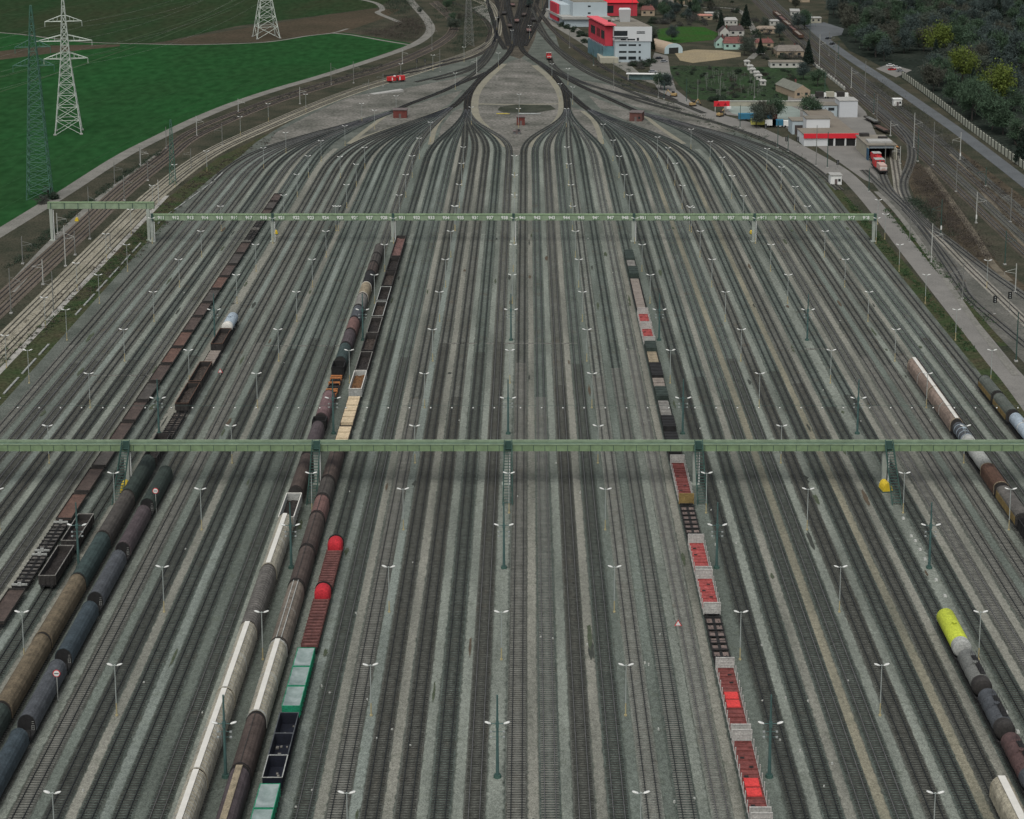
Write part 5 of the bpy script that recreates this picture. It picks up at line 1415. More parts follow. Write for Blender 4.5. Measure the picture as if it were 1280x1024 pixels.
o = loco(1098.5, 208, .02, 'second red engine beside the front one, half inside the workshop doorway', 12, w_locored, cab=(.3, .6), hood=3.3); o.scale = (1.1, 1, 1.1)
o = thing('railcar', 'red maintenance railcar with a white panel beside the left main line', 'railcar', (*P(495, 103), 0), R(-62))
running_gear(o, 17, 2.5)
MB().box(-1.35, 1.35, -8.4, -.6, 1.27, 3.6).build('body', w_locored, o); MB().box(-1.35, 1.35, 1.2, 8.4, 1.27, 3.8).build('rear_body', w_locored, o)
MB().box(-1.38, 1.38, -.58, 1.18, 1.27, 2.6).build('deck_box', w_dark, o); MB().box(1.352, 1.40, 2.5, 3.6, 1.5, 3.5).box(1.352, 1.40, -5, -4, 1.5, 3.2).build('white_panel', m_white, o)
MB().box(-.7, .7, -1.9, -.7, 3.602, 4.2).build('roof_unit', m_white, o); o.scale = (.85, .55, .85)
x, y = P(486, 116)
o = thing('loading_ramp', 'pale concrete loading ramp below the red railcar', 'ramp', (x, y, 0), R(-62))
MB().hexa([(-2, -9, 0), (2, -9, 0), (2, 7, 0), (-2, 7, 0)], [(-2, -8.9, .1), (2, -8.9, .1), (2, 7, 1.2), (-2, 7, 1.2)]).build('ramp', m_conc, o)

# far train at top right and wagons beside the depot
for q in range(5):
    d0 = D(50) + (D(19) - D(50)) * q / 5; d1 = D(50) + (D(19) - D(50)) * (q + 1) / 5; xx = np.interp((d0 + d1) / 2, MAIN_R[1][:, 1], MAIN_R[1][:, 0])
    gondola(xx, d0, d1, f'distant rusty open wagon on the right-hand main line, {ORD[q + 1]} from its near end', [w_rust, w_dark][q % 2], 'distant train on the right-hand main line', load=[w_woodg, w_pink][q % 2], lh=2.5)
for q in range(2):
    o = flat(0, -8, 8, ['rusty red flat wagon behind the workshop roof', 'grey tarnished wagon behind the rusty flat one near the workshop'][q], [w_brown2, w_steel][q], 'wagons standing by the workshop')
    o.location = (*P(1102 - 12 * q, 164 - 11 * q), 0); o.rotation_euler = (0, 0, R(8))
o = covered(0, -6, 6, 'orange work wagon beside the workshop', mat('work_orange', (0.42, 0.19, 0.06), var=.15), None, ze=3.0, zt=3.6)
o.location = (*P(1117, 192), 0)
for q in range(8):
    u, v = [(630, 18), (641, 8), (655, 20), (667, 26), (646, 28), (637, 34), (660, 8), (661, 40)][q]
    o = flat(0, -8, 8, f'dim brown wagon in the crowded dark yard throat, {ORD[q + 1]} of eight', [w_dark, w_pink, w_brown][q % 3], 'dim wagons in the yard throat')
    o.location = (*P(u, v), 0); o.rotation_euler = (0, 0, R([0, 4, -4, 2][q % 4]))

# ------------------------------------------------------------------ buildings
m_off = mat('white_render', (0.52, 0.54, 0.54), var=.05, scale=.1); m_offg = mat('pale_blue_grey_render', (0.36, 0.42, 0.44), var=.06, scale=.1)
m_ored = mat('facade_red', (0.42, 0.040, 0.058), var=.1, scale=.2); m_ored2 = mat('bright_red_roof', (0.54, 0.022, 0.034), var=.08, scale=.1); m_ogl = mat('blue_green_glass', (0.10, 0.19, 0.22), var=.3, scale=.15, rough=.25, spec=.6)
m_roofg = mat('gravel_roof', (0.17, 0.155, 0.125), var=.2, scale=.15); m_roofw = mat('roof_sheet', (0.30, 0.30, 0.28), var=.1)
m_tile = mat('red_roof_tile', (0.13, 0.052, 0.045), var=.3); m_tileg = mat('grey_roof_tile', (0.15, 0.135, 0.115), var=.25); m_tiled = mat('dark_roof_tile', (0.06, 0.05, 0.047), var=.3)
m_wallw = mat('whitewashed_wall', (0.40, 0.40, 0.36), var=.08); m_wallm = mat('mint_wall', (0.30, 0.44, 0.38), var=.08); m_wallt = mat('tan_wall', (0.30, 0.24, 0.17), var=.12); m_wallb = mat('beige_wall', (0.30, 0.29, 0.23), var=.12)

def win(o, x0, x1, y, z0, z1, m=m_glass):
    w = MB().box(x0, x1, y - .06, y - .008, z0, z1).build('window', m, o)
    return w
# front office: local frame, front face on y=0, x to the right, sheared body going back
def office(u0, v0, width, depth, rz, label):
    x, y = P(u0, v0)
    return thing('office_building', label, 'office building', (x, y, 0), rz)
o = office(768, 78, 0, 0, 0, 'red and white office building with dark window bands, the nearer of the railway offices')
Wd, Dp, sk, Ht = 20.3, 44.0, -8.5, 19.6
lowr = lambda z0, z1, xa, xb, ya=0, yb=Dp: [(xa + sk * ya / Dp, ya), (xb + sk * ya / Dp, ya), (xb + sk * yb / Dp, yb), (xa + sk * yb / Dp, yb)]
def prism(name, m, par, pts, z0, z1): return MB().poly(pts, z0, z1).build(name, m, par)
prism('lower_wall', m_offg, o, lowr(0, 0, .4, Wd - .5), 0, 11.6)
prism('upper_wall', m_off, o, lowr(0, 0, 0, Wd, -.4, Dp), 11.602, Ht)
prism('roof', m_roofg, o, lowr(0, 0, .5, Wd - .5, .2, Dp - .5), Ht + .002, Ht + .3)
prism('red_facade', m_ored, o, lowr(0, 0, -4.2, -.05, 4, Dp), 8.5, Ht - .6)
prism('red_canopy', mat('salmon_red_roof', (0.60, 0.10, 0.12), var=.06), o, lowr(0, 0, -5.0, 1.2, 1.5, Dp + 1), Ht + .31, Ht + 1.0)
prism('glass_base', m_ogl, o, lowr(0, 0, -5.5, .38, 3, Dp - 4), 0, 8.4)
prism('plinth_wall', m_wallb, o, [(-8, -4), (2, -4), (0, 12), (-9, 14)], 0, 3.0)
for r_, (z0, z1) in enumerate([(9.0, 10.0), (5.2, 6.3), (1.5, 3.2)]):
    for a, b_ in [(2.5, 6.6), (7.6, 11.8), (13.2, 14.4)]: win(o, a, b_, 0, z0, z1)
for a, b_, z0, z1 in [(3.4, 6.2, 12.2, 13.0), (7.0, 11.2, 12.2, 13.0), (12.1, 13.3, 12.0, 13.6), (12.0, 16.5, 15.9, 16.4), (12.0, 16.5, 16.7, 17.1)]: win(o, a, b_, -.4, z0, z1)
win(o, -.4, 7.0, -.4, 14.6, 17.4)
MB().box(-1.5, 7.2, -1.6, -.47, 13.7, 14.0).build('balcony', m_glass, o)
for k, (ya, yb) in enumerate([(6, 13), (16, 24), (28, 38)]):
    prism('window', m_glass if k != 1 else mat('dark_red_glass', (0.16, 0.02, 0.025), rough=.4), o, lowr(0, 0, -4.3, -4.15, ya, yb), 12, 16.5)
b = MB().hexa([(4, 20, Ht + .3), (9.5, 20, Ht + .3), (9.5, 27, Ht + .3), (4, 27, Ht + .3)], [(3, 17.5, Ht + 7.5), (9.8, 17.5, Ht + 7.5), (9.5, 27, Ht + 7.5), (4, 27, Ht + 7.5)])
b.build('penthouse', m_off, o)
for k in range(3): MB().box(-3 + k * 2.2, -1.4 + k * 2.2, 14 + 5 * k, 17 + 5 * k, Ht + 1.001, Ht + 1.9).build('roof_unit', m_roofw if k else w_dark, o)
o = office(716, 33, 0, 0, 0, 'grey and red office building behind the nearer one, with curved pale eaves')
Wd, Dp, sk = 22.0, 46.0, -9.0
prism('lower_wall', m_offg, o, lowr(0, 0, -6, Wd, -3, Dp), 0, 5.0)
prism('canopy_edge', m_roofw, o, lowr(0, 0, -8, Wd + 1, -5, Dp), 5.002, 6.6)
prism('wall', m_offg, o, lowr(0, 0, 0, Wd, 0, Dp), 6.602, 15.5)
prism('roof', m_roofg, o, lowr(0, 0, .4, Wd - .4, .3, Dp - .4), 15.502, 15.9)
prism('red_facade', m_ored, o, lowr(0, 0, -7.6, -6.2, 12, 34), 2.0, 13.0)
prism('side_wall', m_offg, o, lowr(0, 0, -6.1, -.05, 8, Dp), 6.61, 13.0)
prism('penthouse', mat('pale_teal_wall', (0.28, 0.36, 0.38), var=.06), o, lowr(0, 0, 6, Wd - 1, 14, 40), 15.91, 21.5)
for z in (8.0, 12.4): win(o, 9.6, 11.4, 0, z, z + 1.0)
prism('roof_box', m_ored, o, lowr(0, 0, -2, 3, 30, 42), 15.91, 18.5)
o = office(752, 20, 0, 0, 0, 'bright red sloping roof hall between the two offices')
MB().hexa([(0, 0, 0), (24, 0, 0), (18, 46, 0), (-4, 46, 0)], [(0, 0, 9), (24, 0, 9), (18, 46, 9), (-4, 46, 9)]).build('wall', m_ored, o)
MB().hexa([(-1, -1, 9.01), (25, -1, 9.01), (19, 47, 9.01), (-5, 47, 9.01)], [(3, 3, 14.5), (22, 3, 12.5), (17, 44, 14.5), (0, 44, 14.5)]).build('roof', m_ored2, o)
MB().box(1, 8, -.06, -.01, 2, 7).build('window', m_glass, o)

# depot: long low hall with the red fascia and its annexes
x, y = P(1005, 183)
o = thing('depot_building', 'long flat-roofed depot hall with a red fascia over dark doorways', 'depot', (x, y, 0), R(2))
MB().poly([(0, .3), (21.5, .3), (21.5, 62), (11.3, 62), (11.3, 15), (0, 15)], 0, 4.6).build('wall', m_off, o)
MB().poly([(-.2, .5), (21.8, .5), (21.8, 62.4), (11, 62.4), (11, 15.3), (-.2, 15.3)], 4.602, 4.9).build('roof', mat('tan_flat_roof', (0.185, 0.165, 0.13), c2=(0.14, 0.12, 0.095), scale=.12, fine=.15), o)
MB().box(-.2, 22.2, -.3, .29, 3.3, 5.2).build('fascia', m_ored2, o)
for a, b_ in [(9.8, 12.0), (12.9, 16.6), (17.4, 21.0)]: MB().box(a, b_, .22, .297, 0, 3.1).build('door', m_black, o)
for a in (12.4, 16.95, 21.3): MB().box(a - .15, a + .15, -.1, .215, 0, 3.29).build('post', m_white, o)
MB().box(13, 15, 30, 34, 4.901, 5.8).build('roof_light', m_roofw, o); MB().box(12.5, 14, 22, 23.4, 4.901, 5.7).build('roof_unit', m_white, o)
def shed(u, v, w, d, h, label, m, roof=m_roofg, rz=R(2), windows=0, doors=0, name='flat_roofed_shed', over=.2):
    x, y = P(u, v)
    o = thing(name, label, 'shed', (x, y, 0), rz)
    MB().box(0, w, 0, d, 0, h).build('wall', m, o)
    MB().box(-over, w + over, -over, d + over, h + .002, h + .3).build('roof', roof, o)
    for k in range(windows):
        a = w * (k + .25) / windows; win(o, a, a + w * .5 / windows, 0, h * .55, h * .82)
    for k in range(doors):
        a = w * (k + .2) / doors; MB().box(a, a + w * .6 / doors, -.06, -.006, 0, h * .7).build('door', m_tiled, o)
    return o
shed(1007.5, 174.5, 9.8, 7, 8.6, 'white block behind the red fascia, wider one with a vertical joint', m_off, windows=0)
shed(990, 168, 5.6, 9, 5.6, 'grey block left of the white one behind the red fascia', m_offg, doors=1)
shed(1025, 156, 5.8, 7, 4.5, 'small white block standing before the long grey depot wing', m_off)
shed(1016, 146, 11, 9, 5.0, 'long grey depot wing with a dark window band', m_offg, windows=2)
shed(1049, 147, 8.2, 10, 7.4, 'tall blank white block at the right end of the grey wing', mat('blank_white_panel', (0.46, 0.48, 0.49), var=.04), roof=m_roofw)
for q in range(3):
    x, y = P(1026 + 13 * q, 123)
    o = thing('parked_truck', ['dark lorry parked behind the grey wing, left of three', 'dark lorry parked behind the grey wing, middle of three', 'dark lorry parked behind the grey wing, right of three'][q], 'truck', (x, y, 0), 0, 'lorries behind the grey wing')
    MB().box(-2.6, 1.2, -1.2, 1.2, .8, 3.2).build('box_body', [w_dark, m_wallb, w_dark][q], o); MB().box(1.3, 3.0, -1.1, 1.1, .6, 2.6).build('cab', m_white, o)
    for s in (-1.8, 2.0): MB().tube((s, -1.25, .5), (s, 1.25, .5), .5, n=10).build('wheel', m_black, o)
# workshop with the engine in front
x, y = P(1084, 199)
o = thing('engine_workshop', 'grey engine workshop with a wide dark doorway behind the red engine', 'workshop', (x, y, 0), R(1))
MB().box(0, .5, 0, 22, 0, 5.4).box(10.5, 11.2, 0, 22, 0, 5.4).box(.51, 10.49, 21.5, 22, 0, 5.4).build('wall', m_wallb, o)
MB().box(.51, 10.49, .6, 1.0, 4.2, 5.39).build('lintel', m_offg, o); MB().box(.51, 10.49, 8, 8.2, 0, 5.3).build('inner_screen', m_black, o)
MB().box(-.4, 11.6, -.3, 22.4, 5.41, 5.7).build('roof', m_roofg, o); MB().box(1.0, 10.4, 3, 9, 5.701, 6.5).build('roof_light', m_roofw, o)
for k, xx in enumerate((-.5, 10.6)): MB().box(xx, xx + .45, -3, -.35, 0, 4.6).build('door_leaf', [mat('blue_door', (0.03, 0.08, 0.13)), m_wallb][k], o)
MB().box(.8, 4.4, 18, 20.5, 5.701, 6.9).box(7, 10.5, 12, 14, 5.701, 6.6).build('roof_plant', w_dark, o)

def house(u, v, w, d, h, rh, label, wall, roof, rz=0, gable_front=False, windows=2, name='house', chim=True):
    x, y = P(u, v)
    o = thing(name, label, 'house', (x, y, 0), rz)
    MB().box(-w / 2, w / 2, 0, d, 0, h).build('wall', wall, o)
    b = MB(); e = .4
    if gable_front:
        b.hexa([(-w / 2, 0, h + .002), (w / 2, 0, h + .002), (0, 0, h + rh - .1)], [(-w / 2, .2, h + .002), (w / 2, .2, h + .002), (0, .2, h + rh - .1)]); b.build('gable', wall, o)
        b = MB(); vs = [(-w / 2 - e, .21, h - .1), (0, .21, h + rh), (w / 2 + e, .21, h - .1), (-w / 2 - e, d + e, h - .1), (0, d + e, h + rh), (w / 2 + e, d + e, h - .1)]
        b.add(vs, [(0, 1, 4, 3), (1, 2, 5, 4), (0, 2, 1), (3, 4, 5), (0, 3, 5, 2)])
    else:
        vs = [(-w / 2 - e, -e, h + .003), (w / 2 + e, -e, h + .003), (w / 2 + e, d + e, h + .003), (-w / 2 - e, d + e, h + .003), (-w / 2 + d * .12, d / 2, h + rh), (w / 2 - d * .12, d / 2, h + rh)]
        b.add(vs, [(0, 1, 5, 4), (2, 3, 4, 5), (1, 2, 5), (3, 0, 4), (3, 2, 1, 0)])
    rf = b.build('roof', roof, o)
    if chim: MB().box(w * .2, w * .2 + .7, d * .55, d * .55 + .7, h + rh * .3, h + rh + .8).build('chimney', m_tile, rf)
    for k in range(windows):
        a = -w / 2 + w * (k + .3) / windows; win(o, a, a + w * .35 / windows, 0, h * .4, h * .75)
    return o
house(918, 62, 12, 10, 3.6, 3.2, 'red-roofed house with mint walls beside the sand yard', m_wallm, m_tile, windows=3)
house(901, 60, 6, 9, 3.4, 3.0, 'mint gabled house front left of the red-roofed house', m_wallm, m_tiled, gable_front=True)
house(906, 48, 6, 10, 3.6, 3.2, 'white gabled house behind the mint one, below the dark conifer', m_wallw, m_tiled, gable_front=True)
house(921, 45, 9, 9, 3.4, 2.6, 'dark-roofed house right of the white gable', m_wallw, m_tiled)
house(914, 32, 8, 8, 3.4, 1.6, 'white-roofed bungalow left of the dark conifer', m_wallw, m_roofw, windows=3, chim=False)
house(988, 72, 15, 14, 3.6, 2.6, 'wide grey-roofed house near the dark tree by the tracks', m_wallt, m_tileg, windows=3)
house(984, 85, 18, 8, 3.0, .8, 'long low pale outbuilding before the grey-roofed house', m_wallw, m_roofg, windows=5, chim=False)
house(1003, 123, 8, 24, 3.6, 2.8, 'long pitched shed with a mossy grey roof and tan gable in the gardens', m_wallt, mat('moss_roof', (0.14, 0.145, 0.12), var=.2), gable_front=True, rz=R(14))
house(956, 60, 10, 8, 3.0, 2.0, 'house with a red roof and white porch behind the parked white car', m_wallt, m_tile)
house(958, 42, 11, 7, 3.0, 1.4, 'tan-roofed shed at the edge of the bare earth plot', m_wallt, mat('tan_roof', (0.22, 0.18, 0.14), var=.15), chim=False)
house(968, 32, 6, 9, 3.0, .6, 'small white shed beside the right-hand main line', m_wallw, m_roofw, chim=False)
house(994, 20, 6, 16, 3.2, .6, 'long pale platform canopy at the top right beside the tracks', m_wallw, m_roofw, chim=False, rz=R(-6))
house(1002, 28, 9, 10, 3.2, .6, 'pale station hut with a white roof beside the right-hand tracks', m_wallw, m_roofw, chim=False)
house(1020, 29, 7, 8, 3.4, .5, 'pale cube-shaped kiosk by the road fork', m_wallb, m_roofw, chim=False)
house(890, 22, 9, 8, 3.0, .5, 'white container-like building beside the pale red one at the top', m_wallw, m_roofw, chim=False)
house(882, 25, 9, 8, 2.8, .8, 'low building with a pale red roof near the top', m_wallt, mat('pale_red_roof', (0.36, 0.17, 0.13), var=.15), chim=False)
house(810, 20, 9, 9, 4.0, 2.4, 'brown-roofed house behind the bright red hall', m_wallt, m_tile)
house(833, 10, 10, 9, 4.0, 2.4, 'grey-roofed house at the top, left of the meadow', m_wallt, m_tileg)
house(848, 6, 9, 8, 4.0, 2.4, 'reddish-roofed house at the top edge above the meadow', m_wallt, m_tile)
house(870, 3, 10, 9, 4.0, 2.4, 'tan house at the top edge, right of the reddish roof', m_wallt, m_tiled)
house(905, -2, 12, 9, 4.0, 2.4, 'house at the very top edge left of the dirt road', m_wallw, m_tiled)
house(1000, 3, 14, 9, 4.5, 2.4, 'brick-red roofed house at the top edge right of the tracks', m_wallt, m_tile)
house(1130, 12, 12, 9, 4.5, 2.4, 'white house showing through the wood near the top', m_wallw, m_roofw)
house(1188, 17, 10, 8, 4.5, 2.4, 'small white house showing through the wood, farther right', m_wallw, m_tileg)
# barrel-roofed hall
x, y = P(842, 67)
o = thing('barrel_roof_hall', 'tan barrel-roofed hall with a pale arched front at the meadow edge', 'hall', (x, y, 0), R(22))
MB().extr(arch(11, 0, 2.0, 5.6, 11), .3, 26).build('shell', mat('tan_sheet', (0.33, 0.26, 0.19), var=.1), o)
MB().extr(arch(11.4, 0, 2.1, 5.8, 11), 0, .295).build('front', mat('pale_blue_front', (0.42, 0.52, 0.54), var=.06), o); MB().box(-3, 3, -.06, -.01, 0, 3.4).build('door', m_glass, o)
# bus-shelter roof near the office
x, y = P(806, 101)
o = thing('shelter', 'white flat canopy shelter below the office, beside the road', 'shelter', (x, y, 0), R(-5))
MB().box(-9.5, 9.5, 0, 3.5, 3.2, 3.5).build('canopy', m_white, o); MB().box(-8, 8, 3.0, 3.2, 0, 3.19).build('back_wall', mat('mint_glass', (0.20, 0.30, 0.29)), o)
for s in (-8.5, 8.5): MB().tube((s, .4, 0), (s, .4, 3.19), .12).build('post', m_white, o)
MB().box(-1, 1, .5, 1.2, 3.501, 3.9)
# long garden wall
def wall(pts, h, label, m, t=.3, cap=None, posts=0, name='wall', pm=None):
    o = thing(name, label, 'wall', (0, 0, 0))
    c = smooth(pts, 400) if False else np.array(pts)
    tt, nn, s = frame_of(c)
    n = len(c); V = []
    b = MB()
    for k in range(n - 1):
        a, e, na, ne = c[k], c[k + 1], nn[k] * t / 2, nn[k + 1] * t / 2
        b.hexa([(*(a - na), 0), (*(a + na), 0), (*(e + ne), 0), (*(e - ne), 0)], [(*(a - na), h), (*(a + na), h), (*(e + ne), h), (*(e - ne), h)])
    b.build('panels' if posts else 'masonry', m, o)
    if cap:
        b = MB()
        for k in range(n - 1):
            a, e, na, ne = c[k], c[k + 1], nn[k] * t, nn[k + 1] * t
            b.hexa([(*(a - na), h + .002), (*(a + na), h + .002), (*(e + ne), h + .002), (*(e - ne), h + .002)], [(*(a - na), h + .25), (*(a + na), h + .25), (*(e + ne), h + .25), (*(e - ne), h + .25)])
        b.build('coping', cap, o)
    if posts:
        ss = np.arange(0, s[-1], posts); xx = np.interp(ss, s, c[:, 0]); yy = np.interp(ss, s, c[:, 1])
        for a, e in zip(xx, yy): MB().box(a - .35, a + .35, e - .35, e + .35, 0, h + .5).build('post', pm, o)
    return o
wall(px([(898, 133), (950, 133), (1008, 133)]), 2.4, 'long pale wall along the garden plots above the concrete yard', m_wallb, t=.5, cap=m_wallw)
wall(px([(1128, 97), (1150, 113), (1175, 132), (1207, 158), (1240, 183), (1290, 219), (1400, 300)]), 3.0, 'pale panelled boundary wall with dark posts at the edge of the wood', mat('pale_panel', (0.36, 0.37, 0.30), var=.1), t=.3, posts=5.2, pm=mat('dark_post', (0.05, 0.055, 0.045)))
wall(px([(1010, 76), (1030, 92), (1056, 113)]), 1.3, 'thin pale fence between gardens and the right-hand tracks', mat('fence_grey', (0.33, 0.34, 0.31), var=.1), t=.35, posts=7, name='fence', pm=m_wallw)
# red kiosk, trucks, cars
x, y = P(902, 140)
o = thing('kiosk', 'red and white kiosk sign on posts at the depot road', 'kiosk', (x, y, 0), .1)
MB().box(-3.6, 3.6, -.25, .25, 2.6, 5.0).build('board', m_ored2, o)
for s in (-1.6, 1.6): MB().hexa([(s - .8, -.31, 3.0), (s + .8, -.31, 3.0), (s, -.31, 4.4)], [(s - .8, -.26, 3.0), (s + .8, -.26, 3.0), (s, -.26, 4.4)]).build('emblem', mat('dark_red', (0.22, 0.01, 0.015)), o)
for s in (-3, 3): MB().tube((s, 0, 0), (s, 0, 2.59), .15).build('post', m_wallw, o)
MB().box(2.2, 4.2, -.9, -.35, 1.6, 2.6).build('white_board', m_white, o)
def excavator(u, v, label, rz):
    x, y = P(u, v)
    o = thing('excavator', label, 'excavator', (x, y, 0), rz, 'yellow construction machines')
    for s in (-1, 1): MB().box(-2, 2, s * 1.1 - .3, s * 1.1 + .3, 0, .9).build('track', m_black, o)
    MB().box(-2.0, 1.4, -1.2, 1.2, .95, 2.2).build('body', m_yellow2, o); MB().box(-.2, 1.3, -1.1, .2, 2.202, 3.3).build('cab', m_glass, o)
    b = MB(); b.bar((1.4, .5, 1.6), (4.0, .5, 4.0), .4); b.bar((4.0, .5, 4.0), (5.6, .5, 1.2), .32); b.build('boom', m_yellow2, o)
    o.scale = (.75, .75, .8)
    MB().hexa([(5.1, 0, .2), (6.2, 0, .2), (6.2, 1, .2), (5.1, 1, .2)], [(5.3, 0, 1.2), (5.9, 0, 1.2), (5.9, 1, 1.2), (5.3, 1, 1.2)]).build('bucket', w_dark, o)
m_yellow2 = mat('machine_ochre', (0.34, 0.24, 0.11), var=.15)
excavator(842, 121, 'ochre excavator at the roadside below the long garden plots, farther one', 2.6)
excavator(866, 133, 'ochre excavator at the roadside below the long garden plots, nearer one', .4)
excavator(900, 146, 'small brown excavator below the red kiosk sign', .8)
def truck(u, v, label, body, cabm, L, rz, group='lorries parked on the concrete yard'):
    x, y = P(u, v)
    o = thing('parked_truck', label, 'truck', (x, y, 0), rz, group)
    MB().box(-L / 2, L / 2 - 2.3, -1.25, 1.25, .9, 3.3).build('box_body', body, o); c_ = MB().box(L / 2 - 2.2, L / 2, -1.2, 1.2, .5, 2.9).build('cab', cabm, o)
    MB().box(L / 2 - .05 + .06, L / 2 + .04, -1.0, 1.0, 1.6, 2.5).build('windscreen', m_glass, c_)
    for s in (-L * .3, L * .3): MB().tube((s, -1.28, .5), (s, 1.28, .5), .5, n=10).build('wheel', m_black, o)
m_tblue = mat('truck_blue', (0.03, 0.14, 0.22), var=.15)
truck(947, 151, 'long blue lorry on the concrete yard beside the wall', m_tblue, m_hut, 17, 0)
truck(953, 158, 'yellow and white lorry in front of the blue one', mat('pale_yellow', (0.5, 0.48, 0.12)), m_white, 10, 0)
truck(966, 159, 'white box lorry beside the yellow one', m_white, m_white, 7, 0); truck(975, 159, 'blue and white lorry at the right end of the yard row', m_tblue, m_white, 7, 0)
carmats = [mat('car_white', (0.62, 0.62, 0.6), rough=.3, var=.03, spec=.5), mat('car_dark', (0.02, 0.022, 0.025), rough=.3, spec=.5), mat('car_red', (0.35, 0.02, 0.02), rough=.3, spec=.5), mat('car_grey', (0.22, 0.23, 0.24), rough=.3, spec=.5)]
def car(u, v, m, rz, label):
    x, y = P(u, v)
    o = thing('parked_car', label, 'car', (x, y, 0), rz, 'parked cars')
    b = MB().hexa([(-2.15, -.85, .3), (2.15, -.85, .3), (2.15, .85, .3), (-2.15, .85, .3)], [(-2.1, -.82, .92), (2.05, -.82, .85), (2.05, .82, .85), (-2.1, .82, .92)]); b.build('body', m, o)
    MB().hexa([(-1.7, -.78, .93), (1.1, -.78, .93), (1.1, .78, .93), (-1.7, .78, .93)], [(-1.2, -.62, 1.4), (.5, -.62, 1.4), (.5, .62, 1.4), (-1.2, .62, 1.4)]).build('windows', m_glass, o)
    MB().box(-1.2, .5, -.62, .62, 1.402, 1.46).build('roof', m, o)
    for s in (-1.35, 1.35): MB().tube((s, -.87, .32), (s, .87, .32), .32, n=10).build('wheel', m_black, o)
for u, v, k, rz, lab in [(824, 74, 1, .6, 'dark car on the road beside the office, farther one'), (830, 78, 3, .6, 'grey car on the road beside the office, nearer one'), (816, 91, 3, .1, 'silver car beside the white canopy shelter'), (702, 29, 0, -.9, 'white car parked along the grey office, farther one'), (710, 35, 0, -.9, 'white car parked along the grey office, nearer one'),
                         (951, 68, 0, .1, 'white car on the drive in front of the red-roofed house'), (1113, 83, 0, .3, 'white car in the small car park by the wood, first'), (1115, 88, 2, .3, 'red car in the small car park by the wood'), (1121, 86, 0, .3, 'white car in the small car park by the wood, right of the red one'),
                         (1125, 90, 3, .3, 'grey car in the small car park by the wood'), (1035, 49, 1, .9, 'dark car on the grey road near the fork'), (1040, 56, 1, .9, 'dark car on the grey road'), (830, 62, 0, .2, 'white car on the meadow corner beside the barrel-roofed hall'), (938, 62, 3, 1.5, 'grey car on the dirt road between the houses')]:
    car(u, v, carmats[k], rz, lab)
# garden huts in a row
for q, (u, v) in enumerate([(934, 82), (938, 88), (941, 92), (946, 96), (949, 100), (954, 107)]):
    house(u, v, 2.8, 3, 2.2, .8, f'small white garden hut, {ORD[q + 1]} from the far end of a diagonal row', m_wallw, m_roofw, windows=1, name='garden_hut', chim=False)
# bare vine poles in the gardens
vp = None; r = random.Random(4)
for k in range(80):
    u = r.uniform(880, 955); v = r.uniform(92, 122)
    if u > 905 + (v - 88) * 1.8 + 20: continue
    x, y = P(u, v)
    if vp is None: vp = MB().tube((0, 0, 0), (0, 0, 2.8), .07, .05, 5).tube((-.5, 0, 2.4), (.5, 0, 2.4), .04, n=4).build('garden_pole', m_cat); o = vp
    else: o = vp.copy(); COL.objects.link(o)
    o.location = (x, y, 0)
    tag(o, 'thin pale pole standing in the garden plots beside the sand yard', 'pole', 'pale poles in the garden plots')

# ------------------------------------------------------------------ trees and brush
def leafy(name, pts, m, l, w, seed, up=.3, parent=None):
    rs = np.random.RandomState(seed); n = len(pts)
    d = rs.normal(size=(n, 3)); d[:, 2] += up; d /= np.linalg.norm(d, axis=1)[:, None]
    e = np.cross(d, rs.normal(size=(n, 3))); e /= np.linalg.norm(e, axis=1)[:, None]
    L = l * (.6 + .8 * rs.rand(n, 1)); Wd_ = w * (.6 + .8 * rs.rand(n, 1))
    V = np.stack([pts - e * Wd_ / 2, pts + e * Wd_ / 2, pts + d * L + e * Wd_ * .25, pts + d * L - e * Wd_ * .25], 1).reshape(-1, 3)
    Q = np.arange(4 * n).reshape(-1, 4)
    return np_mesh(name, V, Q, m, parent)
def blob_pts(n, rx, rz_, zc, seed, clumps=9, shell=.55):
    rs = np.random.RandomState(seed)
    c = rs.normal(size=(clumps, 3)); c /= np.linalg.norm(c, axis=1)[:, None]; c *= shell + .35 * rs.rand(clumps, 1)
    k = rs.randint(0, clumps, n); p = c[k] + rs.normal(size=(n, 3)) * .24
    p[:, 2] = np.maximum(p[:, 2], -.85)
    return p * np.array([rx, rx, rz_]) + np.array([0, 0, zc])
def tree_proto(name, seed, kind, h):
    o = thing(name, 'tree', 'tree')
    rs = random.Random(seed); b = MB()
    tm = TM[kind][1]
    b.tube((0, 0, 0), (0, 0, h * .35), h * .022, h * .017, 7)
    for k in range(7):
        a = rs.uniform(0, 6.28); z = h * rs.uniform(.25, .4); q = (h * .26 * cos(a) * rs.uniform(.5, 1), h * .26 * sin(a) * rs.uniform(.5, 1), h * rs.uniform(.6, .88))
        b.tube((0, 0, z), q, h * .012, h * .004, 5)
    b.build('trunk', tm, o)
    if kind == 'bare':
        p = blob_pts(3000, h * .38, h * .36, h * .60, seed, 13); leafy('crown', p, TM[kind][0][seed % len(TM[kind][0])], h * .075, h * .016, seed, .5, o)
    elif kind == 'leaf':
        p = blob_pts(3600, h * .40, h * .36, h * .60, seed, 14, .6); leafy('crown', p, TM[kind][0][seed % len(TM[kind][0])], h * .03, h * .03, seed, .2, o)
    else:
        r_ = np.random.RandomState(seed); n = 3200; t_ = r_.rand(n) ** .7; z = h * (.12 + .88 * (1 - t_)); rad = h * .24 * t_ * (.55 + .45 * r_.rand(n)); a = r_.rand(n) * 6.28
        p = np.stack([rad * np.cos(a), rad * np.sin(a), z], 1); leafy('crown', p, TM[kind][0][0], h * .045, h * .022, seed, -.3, o)
    return o
